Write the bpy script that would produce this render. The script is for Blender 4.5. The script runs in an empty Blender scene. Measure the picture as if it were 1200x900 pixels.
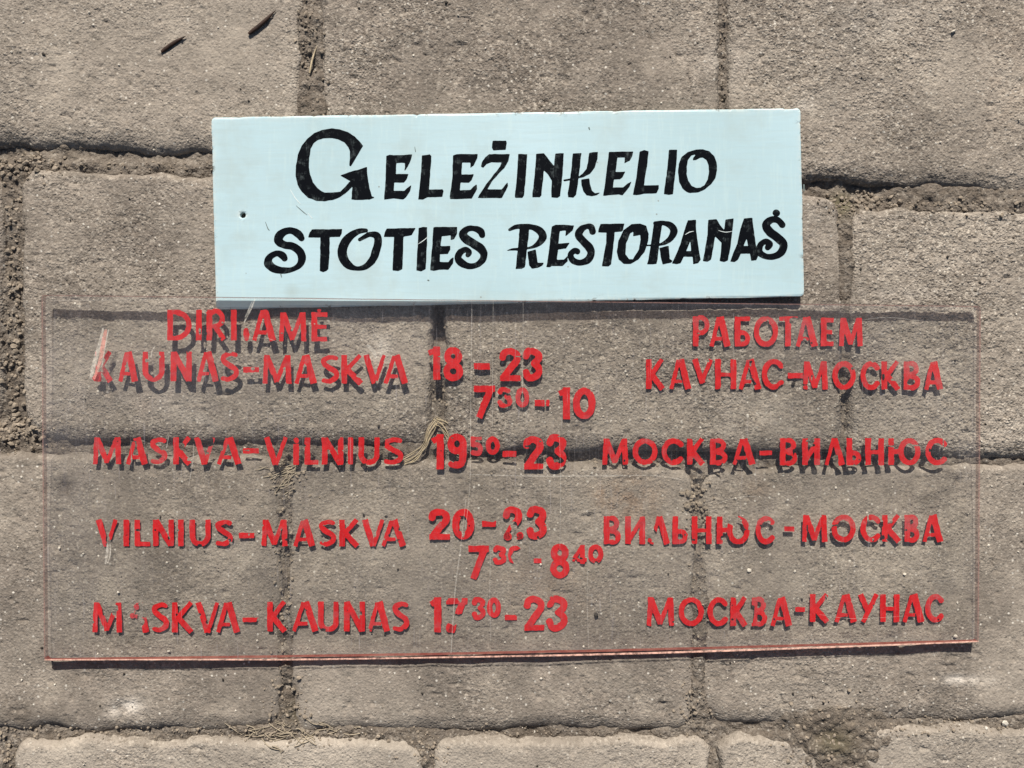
import bpy, math, random
import numpy as np
from mathutils import Vector

random.seed(7)
S = 0.0005            # metres per unit of the working grid (1/1200 of the view's width)
D = 900.0             # camera height over the paving, same unit

scene = bpy.context.scene
COL = scene.collection

# ------------------------------------------------------------------ camera
cam_d = bpy.data.cameras.new('camera')
cam_d.sensor_width = 36.0
cam_d.lens = 36.0 * D / 1200.0
cam_d.clip_start = 0.01
cam_d.clip_end = 50.0
cam = bpy.data.objects.new('camera', cam_d)
cam.location = (0, 0, D * S)
COL.objects.link(cam)
scene.camera = cam

# ------------------------------------------------------------------ light
SUN_DIR = Vector((0.05, -1.22, -1.0)).normalized()
elev = math.asin(-SUN_DIR.z)
az = math.atan2(-SUN_DIR.x, -SUN_DIR.y)
world = bpy.data.worlds.new('World')
scene.world = world
world.use_nodes = True
wn = world.node_tree
wn.nodes.clear()
sky = wn.nodes.new('ShaderNodeTexSky')
sky.sky_type = 'NISHITA'
sky.sun_disc = False
sky.sun_elevation = elev
sky.sun_rotation = az
sky.dust_density = 1.8
sky.ozone_density = 0.7
bg = wn.nodes.new('ShaderNodeBackground')
bg.inputs['Strength'].default_value = 0.05
wo = wn.nodes.new('ShaderNodeOutputWorld')
wn.links.new(sky.outputs[0], bg.inputs[0])
wn.links.new(bg.outputs[0], wo.inputs[0])
sun_d = bpy.data.lights.new('sun', 'SUN')
sun_d.energy = 5.0
sun_d.angle = math.radians(0.8)
sun_d.color = (1.0, 0.95, 0.88)
sun = bpy.data.objects.new('sun', sun_d)
sun.rotation_euler = SUN_DIR.to_track_quat('-Z', 'Y').to_euler()
sun.location = (0, 1, 1)
COL.objects.link(sun)
vs = scene.view_settings
vs.view_transform = 'Standard'
vs.look = 'None'
vs.gamma = 1
vs.use_curve_mapping = False
vs.exposure = 0.35
scene.render.engine = 'CYCLES'
scene.render.resolution_x = 1024
scene.render.resolution_y = 768
scene.cycles.transparent_max_bounces = 16


# ------------------------------------------------------------------ noise
def _hash(ix, iy, seed):
    h = (ix.astype(np.int64) * 374761393 + iy.astype(np.int64) * 668265263 + seed * 2147483647) & 0xffffffff
    h = ((h ^ (h >> 13)) * 1274126177) & 0xffffffff
    h = (h ^ (h >> 16)) & 0xffffffff
    return h.astype(np.float64) / 4294967295.0


def vnoise(x, y, wl, seed=0):
    x = np.asarray(x, float) / wl
    y = np.asarray(y, float) / wl
    ix = np.floor(x)
    iy = np.floor(y)
    fx = x - ix
    fy = y - iy
    fx = fx * fx * (3 - 2 * fx)
    fy = fy * fy * (3 - 2 * fy)
    a = _hash(ix, iy, seed)
    b = _hash(ix + 1, iy, seed)
    c = _hash(ix, iy + 1, seed)
    d = _hash(ix + 1, iy + 1, seed)
    return ((a * (1 - fx) + b * fx) * (1 - fy) + (c * (1 - fx) + d * fx) * fy) * 2 - 1


def fbm(x, y, wl, octv=3, seed=0, gain=0.5):
    s = 0
    a = 1.0
    ca, sa = math.cos(0.6), math.sin(0.6)
    for k in range(octv):
        s = s + a * vnoise(x, y, wl, seed + 17 * k)
        x, y = x * ca - y * sa + 31.7, x * sa + y * ca - 12.3
        wl *= 0.5
        a *= gain
    return s


def sstep(a, b, x):
    t = np.clip((x - a) / (b - a), 0, 1)
    return t * t * (3 - 2 * t)


# ------------------------------------------------------------------ mesh helpers
def make_mesh(name, verts, faces_quads=None, polys=None, smooth=True, attrs=None):
    """verts (n,3); faces_quads (m,4) array; or polys, a list of index lists."""
    me = bpy.data.meshes.new(name)
    verts = np.asarray(verts, np.float32)
    loops = []
    counts = []
    if faces_quads is not None and len(faces_quads):
        fq = np.asarray(faces_quads, np.int32)
        loops.append(fq.ravel())
        counts.append(np.full(len(fq), fq.shape[1], np.int32))
    if polys:
        loops.append(np.array([i for p in polys for i in p], np.int32))
        counts.append(np.array([len(p) for p in polys], np.int32))
    loops = np.concatenate(loops)
    counts = np.concatenate(counts)
    starts = np.concatenate([[0], np.cumsum(counts)[:-1]]).astype(np.int32)
    me.vertices.add(len(verts))
    me.vertices.foreach_set('co', verts.ravel())
    me.loops.add(len(loops))
    me.loops.foreach_set('vertex_index', loops)
    me.polygons.add(len(counts))
    me.polygons.foreach_set('loop_start', starts)
    me.polygons.foreach_set('loop_total', counts)
    me.polygons.foreach_set('use_smooth', np.full(len(counts), smooth, bool))
    if attrs:
        for k, v in attrs.items():
            at = me.attributes.new(k, 'FLOAT', 'POINT')
            at.data.foreach_set('value', np.asarray(v, np.float32))
    me.update(calc_edges=True)
    me.validate()
    return me


def link(name, me, mat=None, parent=None, label=None, cat=None, group=None, kind=None):
    o = bpy.data.objects.new(name, me)
    COL.objects.link(o)
    if mat is not None and me is not None:
        me.materials.append(mat)
    if parent is not None:
        o.parent = parent
    if label:
        o['label'] = label
    if cat:
        o['category'] = cat
    if group:
        o['group'] = group
    if kind:
        o['kind'] = kind
    return o


def P(x, y, z):
    """point seen at (x, y) in the photo that lies z above the paving -> metres"""
    k = (D - z) / D
    return np.stack([(np.asarray(x) - 600) * k * S, (450 - np.asarray(y)) * k * S, np.asarray(z) * S + 0 * np.asarray(x)], -1)


def sdf_mesh(f, x0, x1, y0, y1, cell):
    """marching squares fill of f<0. returns photo-plane points, quads, polys, boundary edges"""
    xs = np.arange(x0, x1 + cell, cell)
    ys = np.arange(y0, y1 + cell, cell)
    X, Y = np.meshgrid(xs, ys)
    F = f(X, Y)
    F = np.where(np.abs(F) < 1e-4, 1e-4, F)
    ins = F < 0
    nx = len(xs)
    a, b, c, d = ins[:-1, :-1], ins[:-1, 1:], ins[1:, 1:], ins[1:, :-1]
    cnt = a.astype(int) + b + c + d
    pts = []
    vid = {}

    def gv(j, i):
        k = (0, j, i)
        if k not in vid:
            vid[k] = len(pts)
            pts.append((xs[i], ys[j]))
        return vid[k]

    def ev(j0, i0, j1, i1):
        k = (1, min(j0, j1), min(i0, i1), j0 == j1)
        if k not in vid:
            t = F[j0, i0] / (F[j0, i0] - F[j1, i1])
            vid[k] = len(pts)
            pts.append((xs[i0] + (xs[i1] - xs[i0]) * t, ys[j0] + (ys[j1] - ys[j0]) * t))
        return vid[k]

    polys = []
    bed = []
    for j, i in zip(*np.nonzero(cnt)):
        cs = [(j, i), (j, i + 1), (j + 1, i + 1), (j + 1, i)]
        if cnt[j, i] == 4:
            polys.append([gv(*q) for q in cs][::-1])
            continue
        p = []
        for k in range(4):
            q, r = cs[k], cs[(k + 1) % 4]
            qi, ri = ins[q], ins[r]
            if qi:
                p.append((gv(*q), 0))
            if qi != ri:
                p.append((ev(q[0], q[1], r[0], r[1]), 1 if qi else 2))
        poly = [v for v, _ in p]
        if len(poly) >= 3:
            polys.append(poly[::-1])
            n = len(p)
            for k in range(n):
                if p[k][1] == 1 and p[(k + 1) % n][1] == 2:
                    bed.append((poly[k], poly[(k + 1) % n]))
    return np.array(pts), polys, bed


# sdf primitives -----------------------------------------------------
def sd_capsule(X, Y, a, b, ra, rb):
    pax, pay = X - a[0], Y - a[1]
    bx, by = b[0] - a[0], b[1] - a[1]
    L = bx * bx + by * by + 1e-9
    h = np.clip((pax * bx + pay * by) / L, 0, 1)
    return np.hypot(pax - bx * h, pay - by * h) - (ra + (rb - ra) * h)


def catmull(pts, n=6):
    P_ = np.array(pts, float)
    out = []
    m = len(P_)
    for i in range(m - 1):
        p0 = P_[max(i - 1, 0)]
        p1, p2 = P_[i], P_[i + 1]
        p3 = P_[min(i + 2, m - 1)]
        for t in np.linspace(0, 1, n, endpoint=False):
            out.append(0.5 * ((2 * p1) + (-p0 + p2) * t + (2 * p0 - 5 * p1 + 4 * p2 - p3) * t * t + (-p0 + 3 * p1 - 3 * p2 + p3) * t ** 3))
    out.append(P_[-1])
    return np.array(out)


def sd_stroke(pts, n=5, smooth=True):
    """pts (x, y, width)"""
    q = catmull(pts, n) if smooth else np.array(pts, float)

    def f(X, Y):
        d = None
        for a, b in zip(q[:-1], q[1:]):
            e = sd_capsule(X, Y, a, b, a[2] / 2, b[2] / 2)
            d = e if d is None else np.minimum(d, e)
        return d
    return f


def sd_bar(a, b, w):
    """flat-ended bar"""
    ax, ay = a
    bx, by = b
    L = math.hypot(bx - ax, by - ay)
    ux, uy = (bx - ax) / L, (by - ay) / L
    cx, cy = (ax + bx) / 2, (ay + by) / 2

    def f(X, Y):
        u = np.abs((X - cx) * ux + (Y - cy) * uy) - L / 2
        v = np.abs(-(X - cx) * uy + (Y - cy) * ux) - w / 2
        return np.hypot(np.maximum(u, 0), np.maximum(v, 0)) + np.minimum(np.maximum(u, v), 0)
    return f


def sd_poly(pts):
    V = [(float(a), float(b)) for a, b in pts]

    def f(X, Y):
        d = np.full(X.shape, 1e9)
        s = np.zeros(X.shape, bool)
        n = len(V)
        for i in range(n):
            ax, ay = V[i]
            bx, by = V[(i + 1) % n]
            ex, ey = bx - ax, by - ay
            h = np.clip(((X - ax) * ex + (Y - ay) * ey) / (ex * ex + ey * ey + 1e-9), 0, 1)
            d = np.minimum(d, np.hypot(X - ax - ex * h, Y - ay - ey * h))
            c = ((ay > Y) != (by > Y)) & (X < (bx - ax) * (Y - ay) / (by - ay + 1e-12) + ax)
            s ^= c
        return np.where(s, -d, d)
    return f


def union(fs):
    return lambda X, Y: np.minimum.reduce([f(X, Y) for f in fs])


# ------------------------------------------------------------------ materials
class Mat:
    def __init__(self, name):
        self.m = bpy.data.materials.new(name)
        self.m.use_nodes = True
        self.nt = self.m.node_tree
        self.nt.nodes.clear()
        self.out = self.n('ShaderNodeOutputMaterial')

    def n(self, t, **kw):
        nd = self.nt.nodes.new(t)
        for k, v in kw.items():
            if k.startswith('_'):
                setattr(nd, k[1:], v)
            else:
                nd.inputs[k.replace('__', ' ')].default_value = v
        return nd

    def l(self, a, b):
        self.nt.links.new(a, b)

    def noise(self, scale, detail=3, rough=0.5, dist=0.0, vec=None):
        nd = self.n('ShaderNodeTexNoise', Scale=scale, Detail=detail, Roughness=rough, Distortion=dist)
        if vec is None:
            vec = self.coords()
        self.l(vec, nd.inputs['Vector'])
        return nd.outputs['Fac']

    def coords(self):
        if not hasattr(self, '_tc'):
            self._tc = self.n('ShaderNodeTexCoord').outputs['Object']
        return self._tc

    def ramp(self, fac, stops):
        nd = self.n('ShaderNodeValToRGB')
        cr = nd.color_ramp
        while len(cr.elements) < len(stops):
            cr.elements.new(0.5)
        for e, (p, c) in zip(cr.elements, stops):
            e.position = p
            e.color = (c, c, c, 1) if isinstance(c, (int, float)) else (*c, 1)
        self.l(fac, nd.inputs[0])
        return nd.outputs[0]

    def mix(self, fac, a, b, mode='MIX'):
        nd = self.n('ShaderNodeMix')
        nd.data_type = 'RGBA'
        nd.blend_type = mode
        for v, k in ((fac, 0), (a, 6), (b, 7)):
            if isinstance(v, (int, float)):
                nd.inputs[k].default_value = v if k == 0 else (v, v, v, 1)
            elif isinstance(v, tuple):
                nd.inputs[k].default_value = (*v, 1)
            else:
                self.l(v, nd.inputs[k])
        return nd.outputs[2]

    def math(self, op, a, b=0.0, clamp=False):
        nd = self.n('ShaderNodeMath')
        nd.operation = op
        nd.use_clamp = clamp
        for v, k in ((a, 0), (b, 1)):
            if isinstance(v, (int, float)):
                nd.inputs[k].default_value = v
            else:
                self.l(v, nd.inputs[k])
        return nd.outputs[0]

    def attr(self, name):
        nd = self.n('ShaderNodeAttribute')
        nd.attribute_name = name
        return nd.outputs['Fac']

    def bump(self, h, strength, dist, normal=None):
        nd = self.n('ShaderNodeBump', Strength=strength, Distance=dist)
        self.l(h, nd.inputs['Height'])
        if normal is not None:
            self.l(normal, nd.inputs['Normal'])
        return nd.outputs[0]


U = 1.0 / S   # noise scale for a wavelength of one working unit


def stone_material(name='concrete_paver', soil=False):
    M = Mat(name)
    ro = M.attr('rough')
    big = M.noise(U / 170, 4, 0.6)
    mid = M.noise(U / 26, 4, 0.6)
    fine = M.noise(U / 3.6, 3, 0.65)
    tiny = M.noise(U / 1.7, 2, 0.6)
    col = M.mix(M.ramp(big, [(0.30, 0.0), (0.70, 1.0)]), (0.150, 0.126, 0.103), (0.300, 0.254, 0.207))
    col = M.mix(M.math('MULTIPLY', M.ramp(mid, [(0.42, 0.0), (0.64, 1.0)]), 0.75), col, (0.148, 0.126, 0.103))
    pat = M.noise(U / 62, 3, 0.55, 0.5)
    col = M.mix(M.ramp(pat, [(0.54, 0.0), (0.70, 0.5)]), col, (0.355, 0.305, 0.245))
    col = M.mix(M.math('MULTIPLY', ro, M.ramp(fine, [(0.30, 0.85), (0.48, 0.0)])), col, (0.12, 0.098, 0.078))
    col = M.mix(M.math('MULTIPLY', ro, M.ramp(fine, [(0.55, 0.0), (0.72, 0.75)])), col, (0.53, 0.47, 0.39))
    vo = M.n('ShaderNodeTexVoronoi', Scale=U / 5.5)
    M.l(M.coords(), vo.inputs['Vector'])
    sep = M.n('ShaderNodeSeparateColor')
    M.l(vo.outputs['Color'], sep.inputs[0])
    speck = M.math('MULTIPLY', M.ramp(vo.outputs['Distance'], [(0.16, 1.0), (0.30, 0.0)]), M.ramp(sep.outputs[0], [(0.86, 0.0), (0.90, 1.0)]))
    col = M.mix(M.math('MULTIPLY', speck, 0.75), col, (0.66, 0.62, 0.54))
    speck2 = M.math('MULTIPLY', M.ramp(vo.outputs['Distance'], [(0.14, 1.0), (0.26, 0.0)]), M.ramp(sep.outputs[1], [(0.93, 0.0), (0.95, 1.0)]))
    col = M.mix(M.math('MULTIPLY', speck2, 0.85), col, (0.05, 0.04, 0.032))
    col = M.mix(M.attr('tone'), col, (0.47, 0.41, 0.335))
    col = M.mix(M.math('MULTIPLY', M.attr('dirt'), M.ramp(mid, [(0.3, 0.5), (0.6, 1.0)])), col, (0.075, 0.058, 0.043))
    col = M.mix(M.attr('rust'), col, (0.235, 0.125, 0.058))
    col = M.mix(M.attr('pale'), col, (0.66, 0.60, 0.52))
    vg = M.n('ShaderNodeTexVoronoi', Scale=U / 2.9)
    M.l(M.coords(), vg.inputs['Vector'])
    grain = M.math('SUBTRACT', 1.0, vg.outputs['Distance'])
    vs_ = M.n('ShaderNodeSeparateColor')
    M.l(vg.outputs['Color'], vs_.inputs[0])
    grain = M.math('MULTIPLY', grain, M.ramp(vs_.outputs[0], [(0.2, 0.25), (0.9, 1.0)]))
    col = M.mix(M.math('MULTIPLY', ro, M.ramp(vs_.outputs[1], [(0.86, 0.0), (0.97, 0.5)])), col, (0.50, 0.44, 0.36))
    col = M.mix(M.math('MULTIPLY', ro, M.ramp(vs_.outputs[2], [(0.86, 0.0), (0.98, 0.55)])), col, (0.115, 0.092, 0.07))
    if soil:
        col = M.mix(M.ramp(mid, [(0.35, 0.75), (0.60, 0.25)]), col, (0.085, 0.066, 0.048))
        col = M.mix(M.attr('moss'), col, (0.09, 0.082, 0.03))
    h = M.math('ADD', M.math('ADD', M.math('MULTIPLY', fine, 0.40), M.math('MULTIPLY', tiny, 0.25)), M.math('MULTIPLY', grain, 0.55))
    hh = M.math('MULTIPLY', h, M.math('ADD', 0.18, M.math('MULTIPLY', ro, 0.82)))
    nrm = M.bump(hh, 1.0, 3.2 * S)
    bs = M.n('ShaderNodeBsdfPrincipled', Roughness=0.92)
    bs.inputs['Specular IOR Level'].default_value = 0.25
    M.l(col, bs.inputs['Base Color'])
    M.l(nrm, bs.inputs['Normal'])
    M.l(bs.outputs[0], M.out.inputs[0])
    return M.m


def plain_material(name, col, rough=0.7, var=0.25, wl=6, spec=0.3):
    M = Mat(name)
    f = M.noise(U / wl, 3, 0.6)
    dark = tuple(c * (1 - var) for c in col)
    lite = tuple(min(1, c * (1 + var)) for c in col)
    c = M.mix(M.ramp(f, [(0.3, 0.0), (0.7, 1.0)]), dark, lite)
    bs = M.n('ShaderNodeBsdfPrincipled', Roughness=rough)
    bs.inputs['Specular IOR Level'].default_value = spec
    M.l(c, bs.inputs['Base Color'])
    M.l(M.bump(f, 0.4, 0.6 * S), bs.inputs['Normal'])
    M.l(bs.outputs[0], M.out.inputs[0])
    return M.m


def board_material():
    M = Mat('pale_blue_paint')
    mp = M.n('ShaderNodeMapping')
    mp.inputs['Scale'].default_value = (0.09, 1.0, 1.0)
    M.l(M.coords(), mp.inputs['Vector'])
    brush = M.noise(U / 5.0, 4, 0.7, 0.6, mp.outputs[0])
    mp2 = M.n('ShaderNodeMapping')
    mp2.inputs['Scale'].default_value = (1.0, 0.1, 1.0)
    mp2.inputs['Rotation'].default_value = (0, 0, 0.12)
    M.l(M.coords(), mp2.inputs['Vector'])
    brush2 = M.noise(U / 4.0, 2, 0.6, 0.0, mp2.outputs[0])
    big = M.noise(U / 75, 4, 0.65)
    big2 = M.noise(U / 190, 2, 0.5)
    col = M.mix(M.ramp(big2, [(0.35, 0.0), (0.65, 1.0)]), (0.375, 0.515, 0.545), (0.430, 0.580, 0.620))
    col = M.mix(M.ramp(brush, [(0.36, 0.28), (0.55, 0.0)]), col, (0.385, 0.480, 0.475))
    col = M.mix(M.ramp(brush2, [(0.54, 0.0), (0.70, 0.30)]), col, (0.48, 0.61, 0.60))
    col = M.mix(M.ramp(big, [(0.52, 0.0), (0.70, 0.42)]), col, (0.345, 0.415, 0.395))
    # specks of grime and small chips
    vo = M.n('ShaderNodeTexVoronoi', Scale=U / 17)
    M.l(M.coords(), vo.inputs['Vector'])
    sp = M.n('ShaderNodeSeparateColor')
    M.l(vo.outputs['Color'], sp.inputs[0])
    d1 = M.math('MULTIPLY', M.ramp(vo.outputs['Distance'], [(0.035, 1.0), (0.075, 0.0)]), M.ramp(sp.outputs[0], [(0.72, 0.0), (0.80, 0.8)]))
    col = M.mix(d1, col, (0.20, 0.20, 0.17))
    vo2 = M.n('ShaderNodeTexVoronoi', Scale=U / 55)
    M.l(M.coords(), vo2.inputs['Vector'])
    sp2 = M.n('ShaderNodeSeparateColor')
    M.l(vo2.outputs['Color'], sp2.inputs[0])
    d2 = M.math('MULTIPLY', M.ramp(vo2.outputs['Distance'], [(0.05, 1.0), (0.20, 0.0)]), M.ramp(sp2.outputs[1], [(0.60, 0.0), (0.8, 0.35)]))
    col = M.mix(d2, col, (0.30, 0.34, 0.30))
    ed = M.attr('edge')
    edn = M.math('MULTIPLY', ed, M.ramp(M.noise(U / 7, 3, 0.7), [(0.42, 0.0), (0.58, 1.0)]))
    col = M.mix(M.math('MULTIPLY', edn, 0.65), col, (0.62, 0.64, 0.58))
    edd = M.math('MULTIPLY', ed, M.ramp(M.noise(U / 11, 3, 0.75), [(0.60, 0.0), (0.66, 1.0)]))
    col = M.mix(edd, col, (0.10, 0.09, 0.07))
    bs = M.n('ShaderNodeBsdfPrincipled', Roughness=0.48)
    bs.inputs['Specular IOR Level'].default_value = 0.35
    M.l(col, bs.inputs['Base Color'])
    h = M.math('ADD', brush, M.math('MULTIPLY', brush2, 0.6))
    M.l(M.bump(h, 0.3, 0.35 * S), bs.inputs['Normal'])
    M.l(bs.outputs[0], M.out.inputs[0])
    return M.m


def black_material():
    M = Mat('black_lettering_paint')
    f = M.noise(U / 9, 4, 0.65)
    mp = M.n('ShaderNodeMapping')
    mp.inputs['Scale'].default_value = (1.0, 0.12, 1.0)
    M.l(M.coords(), mp.inputs['Vector'])
    g = M.noise(U / 1.8, 2, 0.6, 0.0, mp.outputs[0])
    thin = M.math('MULTIPLY', M.ramp(f, [(0.55, 0.0), (0.70, 1.0)]), M.ramp(g, [(0.42, 0.15), (0.62, 1.0)]))
    col = M.mix(M.math('MULTIPLY', thin, 0.5), (0.0035, 0.004, 0.005), (0.11, 0.135, 0.135))
    bs = M.n('ShaderNodeBsdfPrincipled', Roughness=0.20)
    bs.inputs['Specular IOR Level'].default_value = 0.22
    M.l(col, bs.inputs['Base Color'])
    M.l(M.bump(M.noise(U / 3, 3, 0.6), 0.12, 0.3 * S), bs.inputs['Normal'])
    M.l(bs.outputs[0], M.out.inputs[0])
    return M.m


def red_material():
    M = Mat('red_stencil_paint')
    f = M.noise(U / 10, 4, 0.65)
    g = M.noise(U / 2.2, 3, 0.65)
    col = M.mix(M.ramp(f, [(0.35, 0.0), (0.65, 1.0)]), (0.45, 0.006, 0.008), (0.59, 0.011, 0.012))
    col = M.mix(M.ramp(g, [(0.60, 0.0), (0.80, 0.35)]), col, (0.56, 0.07, 0.07))
    col = M.mix(M.attr('rub'), col, (0.46, 0.11, 0.12))
    bs = M.n('ShaderNodeBsdfPrincipled', Roughness=0.45)
    bs.inputs['Specular IOR Level'].default_value = 0.2
    M.l(col, bs.inputs['Base Color'])
    # paint rubbed so thin that the ground shows through
    tr = M.n('ShaderNodeBsdfTransparent')
    mx = M.n('ShaderNodeMixShader')
    fac = M.math('MULTIPLY', M.attr('rub'), M.ramp(g, [(0.38, 0.85), (0.60, 0.10)]))
    M.l(fac, mx.inputs[0])
    M.l(bs.outputs[0], mx.inputs[1])
    M.l(tr.outputs[0], mx.inputs[2])
    M.l(mx.outputs[0], M.out.inputs[0])
    return M.m


def acrylic_material():
    M = Mat('clear_acrylic_face')
    dust = M.noise(U / 60, 4, 0.6)
    fine = M.noise(U / 3.2, 3, 0.7)
    mp = M.n('ShaderNodeMapping')
    mp.inputs['Scale'].default_value = (1.0, 0.02, 1.0)
    M.l(M.coords(), mp.inputs['Vector'])
    streak = M.noise(U / 3.0, 2, 0.5, 0.0, mp.outputs[0])
    scuffs = []
    for ang, sc in ((0.35, 1.9), (-0.7, 2.3), (1.15, 2.0)):
        mq = M.n('ShaderNodeMapping')
        mq.inputs['Rotation'].default_value = (0, 0, ang)
        mq.inputs['Scale'].default_value = (1.0, 0.035, 1.0)
        M.l(M.coords(), mq.inputs['Vector'])
        nz = M.noise(U / sc, 1, 0.5, 0.0, mq.outputs[0])
        scuffs.append(M.ramp(nz, [(0.72, 0.0), (0.78, 0.14)]))
    patchy = M.ramp(M.noise(U / 48, 3, 0.6), [(0.42, 0.15), (0.62, 1.0)])
    scuff = M.math('MULTIPLY', M.math('ADD', M.math('ADD', scuffs[0], scuffs[1]), scuffs[2]), patchy)
    tr = M.n('ShaderNodeBsdfTransparent')
    tr.inputs[0].default_value = (0.972, 0.972, 0.965, 1)
    gl = M.n('ShaderNodeBsdfGlossy', Roughness=0.12)
    gl.inputs[0].default_value = (1, 1, 1, 1)
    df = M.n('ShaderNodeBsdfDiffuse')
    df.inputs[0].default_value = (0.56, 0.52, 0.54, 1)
    m1 = M.n('ShaderNodeMixShader', Fac=0.015)
    M.l(tr.outputs[0], m1.inputs[1])
    M.l(gl.outputs[0], m1.inputs[2])
    m2 = M.n('ShaderNodeMixShader')
    a = M.ramp(dust, [(0.35, 0.003), (0.7, 0.016)])
    b = M.ramp(fine, [(0.55, 0.0), (0.75, 0.05)])
    c = M.ramp(streak, [(0.64, 0.0), (0.72, 0.03)])
    fac = M.math('ADD', M.math('ADD', M.math('ADD', a, b), c), M.math('MULTIPLY', M.attr('edge'), M.ramp(M.noise(U / 26, 4, 0.65, 0.8), [(0.32, 0.3), (0.65, 1.0)])))  # on the panel this mask carries smudges and painted edge light
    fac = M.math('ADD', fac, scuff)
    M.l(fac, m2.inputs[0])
    M.l(m1.outputs[0], m2.inputs[1])
    M.l(df.outputs[0], m2.inputs[2])
    M.l(m2.outputs[0], M.out.inputs[0])
    return M.m


def acrylic_edge_material(name, trc, opac, c1=(0.72, 0.42, 0.36), c2=(0.62, 0.30, 0.26)):
    M = Mat(name)
    f = M.noise(U / 14, 3, 0.6)
    tr = M.n('ShaderNodeBsdfTransparent')
    tr.inputs[0].default_value = trc
    tl = M.n('ShaderNodeBsdfTranslucent')
    df = M.n('ShaderNodeBsdfDiffuse')
    c = M.mix(M.ramp(f, [(0.35, 0.0), (0.65, 1.0)]), c1, c2)
    M.l(c, tl.inputs[0])
    M.l(c, df.inputs[0])
    m1 = M.n('ShaderNodeMixShader', Fac=0.6)
    M.l(tl.outputs[0], m1.inputs[1])
    M.l(df.outputs[0], m1.inputs[2])
    m2 = M.n('ShaderNodeMixShader', Fac=opac)
    M.l(tr.outputs[0], m2.inputs[1])
    M.l(m1.outputs[0], m2.inputs[2])
    M.l(m2.outputs[0], M.out.inputs[0])
    return M.m


def scratch_material(name, col, opac):
    M = Mat(name)
    f = M.noise(U / 5, 3, 0.7)
    tr = M.n('ShaderNodeBsdfTransparent')
    df = M.n('ShaderNodeBsdfDiffuse')
    df.inputs[0].default_value = (*col, 1)
    mx = M.n('ShaderNodeMixShader')
    M.l(M.ramp(f, [(0.35, opac * 0.25), (0.62, opac)]), mx.inputs[0])
    M.l(tr.outputs[0], mx.inputs[1])
    M.l(df.outputs[0], mx.inputs[2])
    M.l(mx.outputs[0], M.out.inputs[0])
    return M.m


MAT_STONE = stone_material()
MAT_SOIL = stone_material('joint_soil', True)
MAT_CRUMB = plain_material('soil_crumb', (0.25, 0.205, 0.155), 0.95, 0.4, 5)
MAT_GRIT = plain_material('pale_grit', (0.55, 0.50, 0.42), 0.9, 0.3, 5)
MAT_BARK = plain_material('dry_needle', (0.030, 0.014, 0.008), 0.7, 0.4, 5)
MAT_STRAW = plain_material('dry_straw', (0.42, 0.34, 0.22), 0.8, 0.35, 7)
MAT_ROOT = plain_material('dry_root', (0.30, 0.25, 0.18), 0.9, 0.35, 7)
MAT_SEED = plain_material('dark_seed', (0.03, 0.025, 0.02), 0.8, 0.4, 4)
MAT_BOARD = board_material()
MAT_BLACK = black_material()
MAT_RED = red_material()
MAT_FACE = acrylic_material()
MAT_EDGE = acrylic_edge_material('sawn_acrylic_edge', (0.24, 0.21, 0.20, 1), 0.15)
MAT_SIDEEDGE = acrylic_edge_material('lightened_side_edge', (0.66, 0.60, 0.58, 1), 0.10)  # side copy of the edge, tinted lighter to imitate light passing through
MAT_LOWEDGE = acrylic_edge_material('sawn_lower_edge_glow', (0.06, 0.018, 0.012, 1), 0.55, (0.62, 0.22, 0.16), (0.42, 0.09, 0.06))  # lower copy: reddish glow and dark tint painted for light bent inside
MAT_SCR = scratch_material('scratch_white', (0.82, 0.76, 0.66), 0.42)
MAT_SCR2 = scratch_material('scratch_pink', (0.75, 0.34, 0.28), 0.7)
MAT_HAIR = scratch_material('hairline_scratch', (0.78, 0.74, 0.66), 0.28)

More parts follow.
